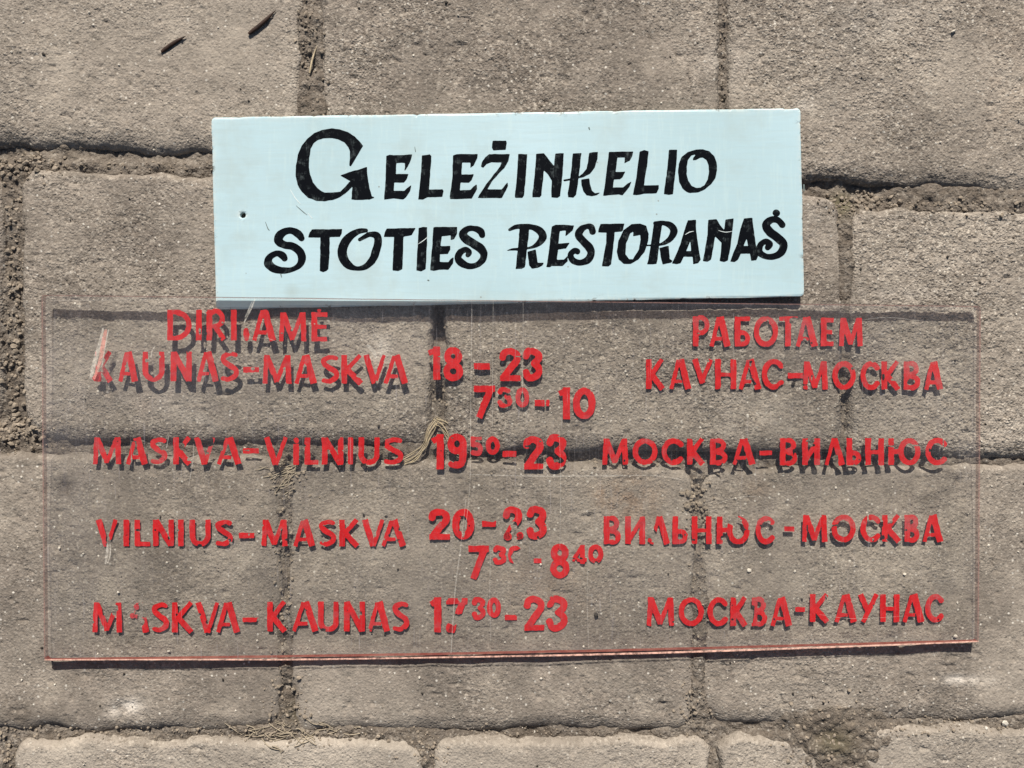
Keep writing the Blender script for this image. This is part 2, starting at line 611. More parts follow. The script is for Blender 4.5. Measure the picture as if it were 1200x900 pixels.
# ------------------------------------------------------------------ paving
# x0, x1 at top / bottom; y as lines: top (left, right), bottom (left, right);
# z at four corners (tl, tr, bl, br); dome; corner radius
STONES = [
    # row A
    dict(x=(-260, 355, -260, 354), yt=(-230, -230), yb=(163, 181), z=(1, 1, 2, 2), r=22),
    dict(x=(373, 844, 375, 846), yt=(-230, -230), yb=(190, 207), z=(0, 1, 1, 3), r=20),
    dict(x=(851, 1440, 850, 1440), yt=(-230, -230), yb=(206, 240), z=(0, 0, 3, 2), r=16),
    # row B
    dict(x=(-260, 3, -260, 4), yt=(196, 203), yb=(500, 502), z=(-1, -2, -1, -2), r=26),
    dict(x=(22, 508, 24, 508), yt=(196, 216), yb=(519, 523), z=(1, 0, 1.5, 2.5), r=26),
    dict(x=(523, 989, 520, 989), yt=(218, 226), yb=(530, 532), z=(-3, -1, 6.5, 6), r=22, bump=(720, 415, 240, 60, 2.6)),
    dict(x=(994, 1440, 993, 1440), yt=(243, 247), yb=(537, 536), z=(0, 0, 0.5, 0), r=18),
    # row C
    dict(x=(-260, 331, -260, 333), yt=(530, 533), yb=(859, 861), z=(1, 2.5, -1.5, -1), r=26, bump=(200, 675, 190, 75, 4.6)),
    dict(x=(336, 814, 338, 816), yt=(538, 544), yb=(860, 861), z=(2.5, 2.5, -1.5, -1.5), r=24, bump=(590, 670, 230, 90, 4.2)),
    dict(x=(820, 1440, 821, 1440), yt=(544, 546), yb=(852, 844), z=(-3, -4, -1, -1), r=26, bump=(1000, 680, 220, 70, 3.6)),
    # row D
    dict(x=(-260, 2, -260, 0), yt=(872, 874), yb=(1130, 1130), z=(0, 0, 0, 0), r=24),
    dict(x=(12, 499, 12, 499), yt=(866, 866), yb=(1130, 1130), z=(0.5, 0.5, 0, 0), r=22),
    dict(x=(507, 834, 507, 834), yt=(866, 863), yb=(1130, 1130), z=(0.5, 0.5, 0, 0), r=20),
    dict(x=(842, 962, 842, 962), yt=(856, 874), yb=(1130, 1130), z=(2, 2, 0, 0), r=26),
    dict(x=(1010, 1440, 1006, 1440), yt=(852, 851), yb=(1130, 1130), z=(0.5, 0, 0, 0), r=22),
]


def edge_drop(sd, er):
    tt = np.clip((sd + er) / er, 0, 1)
    return 14.0 * (1 - np.sqrt(np.maximum(1 - tt ** 2.2, 0))) + 9.0 * np.clip(sd, 0, 4)


def stone_sd(s, X, Y):
    t = np.clip((X - s['x'][0]) / (s['x'][1] - s['x'][0]), -0.2, 1.2)
    yt = s['yt'][0] + (s['yt'][1] - s['yt'][0]) * t
    yb = s['yb'][0] + (s['yb'][1] - s['yb'][0]) * t
    v = np.clip((Y - yt) / (yb - yt), -0.2, 1.2)
    xl = s['x'][0] + (s['x'][2] - s['x'][0]) * v
    xr = s['x'][1] + (s['x'][3] - s['x'][1]) * v
    wob = 2.8 * fbm(X, Y, 62, 2, 5) + 2.2 * fbm(X, Y, 21, 3, 9)
    dx = np.maximum(xl - X, X - xr) + wob
    dy = np.maximum(yt - Y, Y - yb) + wob
    r = s['r']
    sd = np.hypot(np.maximum(dx + r, 0), np.maximum(dy + r, 0)) + np.minimum(np.maximum(dx + r, dy + r), 0) - r
    zc = s['z']
    tc, vc = np.clip(t, 0, 1), np.clip(v, 0, 1)
    z = (zc[0] * (1 - tc) + zc[1] * tc) * (1 - vc) + (zc[2] * (1 - tc) + zc[3] * tc) * vc
    if 'bump' in s:
        bx, by, rx, ry, h = s['bump']
        z = z + h * np.exp(-((X - bx) / rx) ** 2 - ((Y - by) / ry) ** 2)
    er = 10.0 + 18.0 * sstep(-56, -10, Y - yb)
    return sd, z - edge_drop(sd, er)


def gauss(X, Y, x, y, rx, ry):
    return np.exp(-((X - x) / rx) ** 2 - ((Y - y) / ry) ** 2)


# (x, y, rx, ry, depth) chips and hollows in the stone faces; spots of pale, rust, dirt
HOLLOWS = [(136, 833, 9, 6, 2.5), (150, 828, 15, 8, 1.5), (139, 843, 4, 4, 3.0), (700, 22, 4, 3, 2.0), (281, 110, 4, 2, 1.5),
           (25, 833, 4, 3, 2), (687, 18, 3, 4, 2.5), (10, 126, 3, 3, 2), (172, 258, 3, 4, 2), (1012, 303, 3, 3, 2),
           (78, 571, 5, 8, 4.0), (1125, 565, 4, 5, 3.5), (801, 545, 4, 8, 4.0), (1128, 795, 22, 4, 1.2), (1043, 391, 5, 2.5, 2.0),
           (941, 795, 10, 3, 1.2), (340, 818, 9, 14, 3.2), (344, 800, 5, 8, 2.5), (640, 788, 3, 2, 1.5), (518, 790, 2.5, 2.5, 1.5)]
PALE = [(152, 828, 19, 9, 0.75), (131, 838, 8, 5, 0.6), (444, 408, 14, 14, 0.55), (430, 418, 10, 7, 0.4), (1128, 797, 26, 6, 0.5),
        (945, 122, 12, 9, 0.35), (232, 497, 22, 10, 0.3), (1010, 20, 60, 30, 0.15), (880, 490, 40, 25, 0.25), (1060, 345, 50, 8, 0.18),
        (850, 72, 30, 20, 0.18), (915, 590, 12, 10, 0.2), (955, 262, 30, 20, 0.14), (190, 480, 40, 25, 0.15)]
RUST = [(735, 585, 34, 26, 0.42), (716, 575, 14, 18, 0.35), (640, 690, 70, 40, 0.14), (170, 478, 12, 12, 0.14), (1186, 90, 30, 60, 0.12), (880, 575, 26, 16, 0.12)]
DARK = [(20, 838, 26, 16, 0.55), (88, 792, 12, 6, 0.45), (78, 571, 8, 11, 0.9), (190, 650, 18, 12, 0.35), (630, 382, 28, 8, 0.4),
        (1125, 565, 5, 7, 0.9), (1065, 580, 40, 22, 0.35), (941, 789, 14, 6, 0.45), (340, 815, 10, 16, 0.5), (1043, 391, 7, 3, 0.6),
        (100, 260, 60, 40, 0.10), (250, 420, 160, 60, 0.22), (950, 400, 90, 40, 0.2), (250, 445, 60, 20, 0.2), (1080, 420, 90, 60, 0.2)]


ROUGH = [0.60, 0.78, 0.95, 0.8, 0.70, 0.75, 1.10, 0.42, 0.48, 0.52, 0.6, 0.55, 0.6, 0.6, 0.6]


def rough_of(X, Y, k):
    return np.clip(1.15 * ROUGH[k] * (1 + 0.45 * fbm(X, Y, 70, 2, 77)), 0.15, 1.4)


def surf_noise(X, Y, k):
    z = 1.5 * fbm(X, Y, 120, 2, 40 + k) + 1.15 * fbm(X, Y, 46, 3, 60 + k)
    ro = rough_of(X, Y, k)
    z = z + ro * (0.40 * fbm(X, Y, 10, 2, 80) + 0.62 * vnoise(X, Y, 4.3, 90) + 0.28 * vnoise(X, Y, 2.6, 93))
    # small pits
    p = vnoise(X, Y, 6.5, 101)
    z = z - 1.8 * sstep(0.68, 0.95, p)
    q = vnoise(X, Y, 11, 107)
    z = z - 2.2 * sstep(0.83, 1.0, q)
    return z


CELL = 1.75


def rest_limit(X, Y, z):
    """the paving carries the clear sheet, so nothing rises above its underside"""
    inside_ = (X > 44) & (X < 1154) & (Y > 340) & (Y < 782)
    lim = sheet_zb(X, Y) - 1.1
    return np.where(inside_, np.minimum(z, lim), z)


def sheet_zb(x, y):
    u = (np.asarray(x, float) - 50) / 1100
    v = (np.asarray(y, float) - 350) / 420
    top = 13.0 - 0.3 * u - 6.8 * sstep(0.45, 1.0, u)
    return top * (1 - v) + (4.6 + 0.3 * np.sin(u * 6)) * v
ground_bed = None


def build_stone(k, s, parent):
    xa = max(min(s['x'][0], s['x'][2]) - 6, -190)
    xb = min(max(s['x'][1], s['x'][3]) + 6, 1390)
    ya = max(min(s['yt']) - 6, -150)
    yb = min(max(s['yb']) + 6, 1050)
    xs = np.arange(xa, xb, CELL)
    ys = np.arange(ya, yb, CELL)
    X, Y = np.meshgrid(xs, ys)
    sd, z = stone_sd(s, X, Y)
    inside = sd < 3.2
    tt = np.clip((sd + 14) / 14, 0, 1)
    z = z + surf_noise(X, Y, k) * (1 - 0.35 * tt)
    for (hx, hy, rx, ry, d) in HOLLOWS:
        z = z - d * gauss(X, Y, hx, hy, rx, ry)
    z = rest_limit(X, Y, z)
    n2 = 0.5 + 0.5 * fbm(X, Y, 14, 3, 140)
    pale = sum(a * gauss(X, Y, x, y, rx, ry) for x, y, rx, ry, a in PALE) * np.clip(n2 * 1.5, 0, 1.4)
    rust = sum(a * gauss(X, Y, x, y, rx, ry) for x, y, rx, ry, a in RUST) * np.clip(n2 * 1.6, 0, 1.4)
    dark = sum(a * gauss(X, Y, x, y, rx, ry) for x, y, rx, ry, a in DARK) * np.clip(n2 * 1.5, 0, 1.4)
    dirt = sstep(-9, 3, sd + 5 * fbm(X, Y, 22, 3, 150)) * 0.38 + dark
    tone = np.full(X.shape, [0.26, 0.06, 0.16, 0.10, 0.12, 0.05, 0.26, 0.05, 0.10, 0.10, 0.3, 0.42, 0.40, 0.26, 0.40][k])
    tone = tone + 0.22 * np.clip(fbm(X, Y, 90, 3, 170), -0.3, 1)
    idx = -np.ones(X.shape, int)
    idx[inside] = np.arange(inside.sum())
    f = inside[:-1, :-1] & inside[:-1, 1:] & inside[1:, 1:] & inside[1:, :-1]
    q = np.stack([idx[:-1, :-1][f], idx[1:, :-1][f], idx[1:, 1:][f], idx[:-1, 1:][f]], 1)
    V = np.stack([(X[inside] - 600) * S, (450 - Y[inside]) * S, z[inside] * S], 1)
    me = make_mesh('paving_stone', V, q, attrs=dict(
        pale=np.clip(pale, 0, 1)[inside], rust=np.clip(rust, 0, 1)[inside],
        dirt=np.clip(dirt, 0, 1)[inside], tone=np.clip(tone, 0, 1)[inside], rough=rough_of(X, Y, k)[inside]))
    return link('paving_stone', me, MAT_STONE, parent)


# joint filling: (x, y, rx, ry, target level) — stronger where close
FILLS = [
    (363, 30, 14, 60, 0.6), (363, 118, 14, 30, 1.4), (364, 70, 9, 16, -7), (362, 2, 10, 8, -8),
    (848, 60, 6, 200, -5.0), (848, 122, 6, 10, -9),
    (120, 192, 170, 8, -5.0), (30, 190, 30, 14, -4.5), (12, 175, 30, 8, -11), (180, 181, 90, 7, -11),
    (13, 260, 12, 40, -4.0), (13, 350, 12, 50, -9.0), (13, 470, 14, 40, -9.0), (20, 512, 34, 14, -6.0), (5, 440, 10, 60, -9),
    (990, 222, 40, 14, -14), (1130, 238, 90, 13, -2.0), (985, 245, 14, 18, -8), (1055, 238, 22, 12, -5), (991, 300, 8, 70, 0.8), (991, 400, 8, 60, 1.0),
    (515, 380, 16, 22, -15), (516, 465, 8, 30, -9), (514, 430, 10, 14, -4), (516, 515, 24, 22, -3),
    (991, 482, 6, 28, -11), (991, 447, 6, 14, -3),
    (190, 526, 200, 8, -10), (330, 540, 22, 16, -9), (470, 535, 60, 9, -4), (650, 536, 100, 8, -9), (900, 540, 100, 9, -11), (1130, 543, 120, 8, -11),
    (335, 600, 14, 40, 3.2), (335, 660, 12, 34, 0.5), (330, 690, 8, 10, -6), (335, 725, 14, 24, 1.2), (335, 770, 14, 30, 2.2), (338, 815, 8, 12, -6), (335, 835, 16, 20, -1.5),
    (818, 575, 14, 18, -2.5), (818, 630, 12, 30, -1.5), (818, 720, 14, 50, 2.4), (818, 800, 14, 40, 1.8), (812, 855, 20, 12, -6),
    (140, 864, 160, 9, -8), (345, 862, 60, 12, -2.5), (460, 866, 60, 10, -3.5), (500, 880, 14, 20, -4.0), (650, 862, 120, 6, -10), (790, 860, 30, 6, -9),
    (880, 854, 40, 6, -9), (978, 868, 46, 40, 1.0), (1060, 850, 40, 8, -4), (1150, 848, 30, 8, -8), (6, 880, 10, 30, -9), (838, 885, 8, 20, -7), (1180, 850, 30, 8, -6),
]


def bed_level(X, Y):
    num = np.full(X.shape, -8.0 * 0.04)
    den = np.full(X.shape, 0.04)
    for (x, y, rx, ry, l) in FILLS:
        g = gauss(X, Y, x, y, rx, ry)
        num = num + g * l
        den = den + g
    z = num / den
    z = z + 2.4 * fbm(X, Y, 26, 2, 200) + 2.6 * np.abs(fbm(X, Y, 12, 3, 210)) - 1.3 + 1.3 * vnoise(X, Y, 5.0, 220) + 0.7 * vnoise(X, Y, 2.8, 223)
    return z


def build_bed():
    xs = np.arange(-200, 1400, 1.9)
    ys = np.arange(-160, 1060, 1.9)
    X, Y = np.meshgrid(xs, ys)
    msd = np.full(X.shape, 1e9)
    for s in STONES:
        sd, _ = stone_sd(s, X, Y)
        msd = np.minimum(msd, sd)
    z = bed_level(X, Y)
    heap = gauss(X, Y, 978, 870, 56, 46)
    keep = (msd > -22) | ((heap > 0.25) & (msd > -22)) | ((gauss(X, Y, 345, 845, 70, 34) > 0.3) & (msd > -14))
    z = z + 4.5 * np.clip(heap - 0.3, 0, 1) * (1 + fbm(X, Y, 16, 3, 230))
    z = np.where((msd < -3) & (heap < 0.2), z - (-msd - 3) * (0.55 + 0.55 * sstep(-0.3, 0.5, fbm(X, Y, 24, 3, 240))), z)
    z = rest_limit(X, Y, z)
    idx = -np.ones(X.shape, int)
    idx[keep] = np.arange(keep.sum())
    f = keep[:-1, :-1] & keep[:-1, 1:] & keep[1:, 1:] & keep[1:, :-1]
    q = np.stack([idx[:-1, :-1][f], idx[1:, :-1][f], idx[1:, 1:][f], idx[:-1, 1:][f]], 1)
    V = np.stack([(X[keep] - 600) * S, (450 - Y[keep]) * S, z[keep] * S], 1)
    moss = (0.6 * gauss(X, Y, 990, 238, 14, 14) + 0.35 * gauss(X, Y, 978, 870, 20, 14) + 0.3 * gauss(X, Y, 350, 836, 14, 12))[keep]
    damp = (0.75 * gauss(X, Y, 978, 866, 48, 36) + 0.6 * gauss(X, Y, 20, 200, 40, 18) + 0.6 * gauss(X, Y, 10, 470, 20, 70)
            + 0.5 * gauss(X, Y, 335, 560, 30, 24) + 0.3 * gauss(X, Y, 340, 820, 30, 40))[keep]
    # a deep base under everything closes the ground
    n = len(V)
    base = np.array([[-1.2, -1.2, -26 * S], [1.2, -1.2, -26 * S], [1.2, 1.2, -26 * S], [-1.2, 1.2, -26 * S]])
    V = np.vstack([V, base])
    q = np.vstack([q, [[n, n + 1, n + 2, n + 3]]])
    z4 = np.zeros(4)
    o4 = np.zeros(n + 4)
    me = make_mesh('ground', V, q, attrs=dict(moss=np.clip(np.concatenate([moss, z4]), 0, 1), dirt=np.clip(np.concatenate([damp, z4]), 0, 1), rough=o4 + 1.0, tone=o4))
    return link('ground', me, MAT_SOIL, None, kind='structure')


ground = build_bed()
stone_objs = [build_stone(k, s, ground) for k, s in enumerate(STONES)]


def top_z(x, y):
    """height of paving under a point (without the fine noise)"""
    X = np.array([float(x)])
    Y = np.array([float(y)])
    best = bed_level(X, Y)[0]
    for k, s in enumerate(STONES):
        sd, z = stone_sd(s, X, Y)
        if sd[0] < 2:
            zz = z + surf_noise(X, Y, k)
            best = max(best, zz[0])
    return best


# ------------------------------------------------------------------ loose bits
ICO = None


def ico():
    t = (1 + 5 ** 0.5) / 2
    v = np.array([(-1, t, 0), (1, t, 0), (-1, -t, 0), (1, -t, 0), (0, -1, t), (0, 1, t), (0, -1, -t), (0, 1, -t), (t, 0, -1), (t, 0, 1), (-t, 0, -1), (-t, 0, 1)], float)
    v /= np.linalg.norm(v[0])
    f = [(0, 11, 5), (0, 5, 1), (0, 1, 7), (0, 7, 10), (0, 10, 11), (1, 5, 9), (5, 11, 4), (11, 10, 2), (10, 7, 6), (7, 1, 8), (3, 9, 4), (3, 4, 2), (3, 2, 6), (3, 6, 8), (3, 8, 9), (4, 9, 5), (2, 4, 11), (6, 2, 10), (8, 6, 7), (9, 8, 1)]
    return v, np.array(f)


IV, IF = ico()


def lumps(name, spots, mat, seed, **kw):
    """spots: x, y, z, radius; all in one mesh of irregular grains"""
    rg = np.random.RandomState(seed)
    VV, FF = [], []
    for i, (x, y, z, r) in enumerate(spots):
        v = IV * (1 + rg.uniform(-0.32, 0.32, (12, 1))) * r * rg.uniform(0.65, 1.25, 3)
        v[:, 2] *= 0.8
        a = rg.uniform(0, 6.28)
        c, s_ = math.cos(a), math.sin(a)
        v = np.stack([v[:, 0] * c - v[:, 1] * s_, v[:, 0] * s_ + v[:, 1] * c, v[:, 2]], 1)
        VV.append(np.stack([(x - 600 + v[:, 0]) * S, (450 - y + v[:, 1]) * S, (z + v[:, 2]) * S], 1))
        FF.append(IF + 12 * i)
    me = make_mesh(name, np.vstack(VV), np.vstack(FF), smooth=False)
    return link(name, me, mat, **kw)


def batch_top(xs, ys):
    X, Y = np.array(xs, float), np.array(ys, float)
    best = bed_level(X, Y)
    for k, s in enumerate(STONES):
        sd, z = stone_sd(s, X, Y)
        zz = z + surf_noise(X, Y, k)
        best = np.where(sd < 1, np.maximum(best, zz), best)
    return best


rg = np.random.RandomState(3)
crumb_zones = [  # x, y, sx, sy, count, rmin, rmax
    (20, 192, 22, 9, 110, 1.2, 4.0), (60, 196, 40, 5, 60, 0.9, 2.6), (13, 300, 6, 60, 90, 1.0, 3.2), (12, 420, 7, 55, 120, 1.2, 3.8), (18, 508, 20, 9, 140, 1.2, 4.2),
    (170, 193, 60, 4, 60, 0.8, 2.0), (364, 60, 7, 45, 90, 1.0, 2.8), (848, 70, 2.5, 60, 60, 0.9, 2.0), (1020, 232, 22, 6, 60, 1.2, 4.2), (1110, 240, 70, 5, 120, 1.0, 2.6),
    (990, 245, 8, 10, 30, 1, 2.4), (516, 450, 6, 50, 60, 1, 2.8), (335, 560, 14, 14, 70, 1, 2.6), (335, 680, 7, 60, 90, 1, 2.8), (335, 820, 14, 26, 90, 1, 2.8),
    (350, 862, 60, 6, 120, 0.9, 2.6), (818, 580, 9, 16, 70, 1.2, 4.0), (818, 690, 6, 60, 60, 1, 2.2), (812, 830, 10, 20, 60, 1, 2.6), (500, 880, 12, 12, 60, 1, 2.4),
    (978, 868, 28, 22, 200, 1.0, 3.2), (1105, 852, 50, 5, 80, 1, 2.6), (140, 862, 100, 4, 110, 0.8, 2.2), (650, 862, 100, 3, 60, 0.8, 1.8), (700, 543, 60, 4, 60, 0.9, 2.6),
    (990, 470, 4, 20, 30, 1, 2.2), (5, 880, 6, 14, 40, 1, 3)]
sp = []
for (x, y, sx, sy, n, r0, r1) in crumb_zones:
    xs = x + rg.randn(n) * sx
    ys = y + rg.randn(n) * sy
    rr = r0 + (r1 - r0) * rg.rand(n) ** 2.6
    zz = batch_top(xs, ys)
    sp += [(a, b, c + r * 0.3, r) for a, b, c, r in zip(xs, ys, zz, rr) if a > -180]
lumps('soil_crumbs', sp, MAT_CRUMB, 5, kind='stuff', label='loose dark soil crumbs lying in the joints between the paving stones', cat='soil')

xs = rg.uniform(-150, 1350, 1500)
ys = rg.uniform(-120, 1020, 1500)
rr = 0.45 + 1.1 * rg.rand(1500) ** 4
zz = batch_top(xs, ys)
sp = [(a, b, c + r * 0.35, r) for a, b, c, r in zip(xs, ys, zz, rr)]
for (x, y, r) in [(1116, 38, 2.6), (151, 404, 0.5), (142, 692, 2.2), (302, 750, 1.8), (198, 763, 2.0), (1058, 672, 2.3), (877, 668, 2.6), (931, 669, 1.9),
                  (1181, 849, 4.5), (1158, 855, 2.6), (73, 641, 2.2), (492, 793, 2.0), (1121, 706, 1.6), (305, 622, 1.8), (1119, 745, 2.2), (627, 863, 1.6)]:
    sp.append((x, y, top_z(x, y) + r * 0.4, r))
lumps('sand_grains', sp, MAT_GRIT, 6, kind='stuff', label='tiny pale sand grains scattered over the paving stones', cat='sand')


xs = rg.uniform(-150, 1350, 520)
ys = rg.uniform(-120, 1020, 520)
rr = 0.5 + 1.5 * rg.rand(520) ** 5
zz = batch_top(xs, ys)
lumps('dark_grit', [(a, b, c + r * 0.35, r) for a, b, c, r in zip(xs, ys, zz, rr)], MAT_SEED, 8, kind='stuff', label='tiny dark grit scattered over the paving stones', cat='grit')


def tube(pts, radii, nseg=7, flat=1.0):
    """pts in working units (x, y down, z)"""
    pts = np.array(pts, float)
    n = len(pts)
    V, Q = [], []
    for i in range(n):
        a = pts[max(i - 1, 0)]
        b = pts[min(i + 1, n - 1)]
        t = b - a
        t /= np.linalg.norm(t) + 1e-9
        side = np.cross(t, (0, 0, 1))
        side /= np.linalg.norm(side) + 1e-9
        up = np.cross(side, t)
        for k in range(nseg):
            an = 2 * math.pi * k / nseg
            V.append(pts[i] + radii[i] * (math.cos(an) * side + flat * math.sin(an) * up))
    for i in range(n - 1):
        for k in range(nseg):
            Q.append((i * nseg + k, i * nseg + (k + 1) % nseg, (i + 1) * nseg + (k + 1) % nseg, (i + 1) * nseg + k))
    V = np.array(V)
    V = np.stack([(V[:, 0] - 600) * S, (450 - V[:, 1]) * S, V[:, 2] * S], 1)
    return V, Q


def join_tubes(name, parts, mat, **kw):
    VV, QQ = [], []
    o = 0
    for V, Q in parts:
        VV.append(V)
        QQ += [tuple(i + o for i in q) for q in Q]
        o += len(V)
    me = make_mesh(name, np.vstack(VV), QQ)
    return link(name, me, mat, **kw)


def needle(a, b, w, bend, label, lift=1.3):
    m = 9
    pts, rad = [], []
    for i in range(m):
        t = i / (m - 1)
        x = a[0] + (b[0] - a[0]) * t + bend * math.sin(math.pi * t) * (b[1] - a[1]) / 30
        y = a[1] + (b[1] - a[1]) * t - bend * math.sin(math.pi * t) * (b[0] - a[0]) / 30
        pts.append((x, y, top_z(x, y) * 0 + lift + max(top_z(a[0], a[1]), top_z(b[0], b[1]))))
        rad.append(w * (0.95 - 0.30 * abs(t - 0.35)) * (1.0 if 0.05 < t < 0.6 else max(0.12, 1 - ((t - 0.6) / 0.42) ** 1.5 if t > 0.5 else 0.7)))
    return join_tubes('pine_needle', [tube(pts, rad, 8, 0.75)], MAT_BARK if w > 1.3 else MAT_STRAW, label=label, cat='needle', group='dry needles fallen on the paving')


needle((190, 62), (219, 43), 2.6, 0.8, 'short dark brown needle lying on the upper left paving stone, nearer the left edge')
needle((292, 41), (324, 13), 2.7, -0.8, 'longer dark brown needle lying on the upper left paving stone beside the sandy joint')
needle((363, 86), (372, 53), 1.2, 1.0, 'thin pale tan needle lying in the sandy joint above the blue sign')

# tuft of dry straw at the joint under the clear sheet
rg = np.random.RandomState(11)
parts = []
for k in range(15):
    ox, oy = rg.uniform(-6, 6), rg.uniform(-5, 5)
    if k < 9:
        base = [(466, 545), (484, 538), (497, 524), (504, 507), (513, 493)]
    else:
        base = [(511, 492), (520, 497), (527, 507), (534, 520), (545, 530)]
    pts = [(x + ox * (0.3 + 0.7 * abs(i - 4) / 4 if k < 9 else 0.3 + 0.2 * i) + rg.uniform(-1.6, 1.6), y + oy + rg.uniform(-1.6, 1.6), 0.5 + 2.6 * rg.rand()) for i, (x, y) in enumerate(base)]
    q = catmull(pts, 4)
    parts.append(tube(q, np.full(len(q), rg.uniform(0.35, 0.75)), 5))
join_tubes('straw_tuft', parts, MAT_STRAW, label='small bent tuft of pale dry straw in the joint left of the number 19', cat='straw')
# dark roots in the joint beneath VILNIUS
parts = []
for k in range(26):
    cx, cy = 333 + rg.randn() * 12, 556 + rg.randn() * 8
    a = rg.uniform(-1.2, 0.2)
    L = rg.uniform(6, 15)
    pts = [(cx - math.cos(a) * L, cy - math.sin(a) * L, 0), (cx + rg.uniform(-2, 2), cy + rg.uniform(-2, 2), 1), (cx + math.cos(a) * L, cy + math.sin(a) * L, 0)]
    pts = [(x, y, max(-3, min(2.5, top_z(x, y) + 1.2 + z))) for x, y, z in pts]
    q = catmull(pts, 4)
    parts.append(tube(q, np.full(len(q), rg.uniform(0.35, 0.8)), 5))
join_tubes('root_tuft', parts, MAT_ROOT, label='thin brown dry roots tangled in the joint below the word VILNIUS', cat='roots')
parts = []
for k in range(40):
    cx, cy = 345 + rg.randn() * 34, 860 + rg.randn() * 7
    a = rg.uniform(-0.7, 0.7)
    L = rg.uniform(4, 13)
    pts = [(cx - math.cos(a) * L, cy - math.sin(a) * L), (cx + rg.uniform(-3, 3), cy + rg.uniform(-3, 3)), (cx + math.cos(a) * L, cy + math.sin(a) * L)]
    pts = [(x, y, top_z(x, y) + 1.0) for x, y in pts]
    q = catmull(pts, 4)
    parts.append(tube(q, np.full(len(q), rg.uniform(0.35, 0.8)), 5))
join_tubes('root_mat', parts, MAT_ROOT, label='flat mat of dry grey roots in the bottom joint below the word KAUNAS', cat='roots')


# a few dark seeds
def seed_obj(x, y, r, label):
    lumps('seed', [(x, y, top_z(x, y) + r * 0.5, r)], MAT_SEED, int(x), label=label, cat='seed')


seed_obj(698, 719, 3.4, 'single dark seed on the paving right of the lower number 23')
seed_obj(927, 450, 2.6, 'small dark crumb on the paving just under the hyphen after KAYHAC')

# ------------------------------------------------------------------ blue board
BT = 6.0
SC = [(247.5, 137.5), (938, 126.5), (942.5, 347), (253, 362.5)]


def board_z(x, y):
    return 10.5 + 4.3 * (np.asarray(x, float) - 250) / 690


def line_sd(a, b, X, Y):
    ex, ey = b[0] - a[0], b[1] - a[1]
    L = math.hypot(ex, ey)
    return ((X - a[0]) * ey - (Y - a[1]) * ex) / L


def board_sd(X, Y):
    ds = [line_sd(SC[i], SC[(i + 1) % 4], X, Y) for i in range(4)]
    wob = 0.35 * fbm(X, Y, 30, 3, 300)
    nick = 2.6 * sstep(0.62, 0.95, vnoise(X, Y, 8, 310))
    dx = np.maximum(ds[1], ds[3]) + wob
    dy = np.maximum(ds[0], ds[2]) + wob
    r = 5.0
    d = np.hypot(np.maximum(dx + r, 0), np.maximum(dy + r, 0)) + np.minimum(np.maximum(dx + r, dy + r), 0) - r
    d = d + nick * 0.5
    hole = 3.6 - np.hypot(X - 284.5, Y - 252)
    return np.maximum(d, hole)


def slab(name, f, bbox, cell, ztop, thick, mat_top, mat_side, parent, bevel=0.0, attrs_fn=None):
    pts, polys, bed_ = sdf_mesh(f, *bbox, cell)
    n = len(pts)
    zt = ztop(pts[:, 0], pts[:, 1])
    top = P(pts[:, 0], pts[:, 1], zt)
    if bevel:
        top[:, 2] -= S * bevel * sstep(-1.3, 0.0, f(pts[:, 0], pts[:, 1]))
    bot = top.copy()
    bot[:, 2] = (zt - thick) * S
    V = np.vstack([top, bot])
    np_ = len(polys)
    pl = polys + [[i + n for i in p[::-1]] for p in polys] + [[a, b, b + n, a + n] for a, b in bed_]
    at = None
    if attrs_fn:
        e = attrs_fn(pts[:, 0], pts[:, 1])
        at = {'edge': np.concatenate([e, np.zeros(n) if mat_side is not mat_top else np.ones(n)])}
    me = make_mesh(name, V, polys=pl, smooth=False, attrs=at)
    o = link(name, me, mat_top, parent)
    if mat_side is not mat_top:
        me.materials.append(mat_side)
        mi = np.zeros(len(pl), np.int32)
        mi[2 * np_:] = 1
        me.polygons.foreach_set('material_index', mi)
    return o


def empty(name, loc, label, cat):
    e = bpy.data.objects.new(name, None)
    e.empty_display_size = 0.02
    COL.objects.link(e)
    e['label'] = label
    e['category'] = cat
    return e


sign = empty('painted_sign', (0, 0, 0), 'pale blue painted board with black brush lettering lying above the clear sheet on paving stones', 'sign')
slab('board', board_sd, (240, 950, 120, 370), 2.2, board_z, BT, MAT_BOARD, MAT_BOARD, sign, 0.7,
     lambda x, y: np.exp(-np.maximum(-board_sd(x, y), 0) / 2.2))


# black lettering: outlines in enlarged-view coordinates (origin, scale)
def tr(pts, o, k):
    return [(o[0] + p[0] / k, o[1] + p[1] / k) + tuple(w / k for w in p[2:]) for p in pts]


A5 = ((330, 140), 6.316)
A6 = ((510, 150), 6.667)
A7 = ((680, 150), 6.667)
B1 = ((300, 230), 7.5)
B2 = ((440, 250), 7.5)
B3 = ((590, 250), 7.06)
B4 = ((750, 240), 6.316)


def PO(fr, *pts):
    return ('p', tr(pts, *fr))


def ST(fr, *pts):
    return ('s', tr(pts, *fr))


def HO(fr, *pts):
    return ('h', tr(pts, *fr))


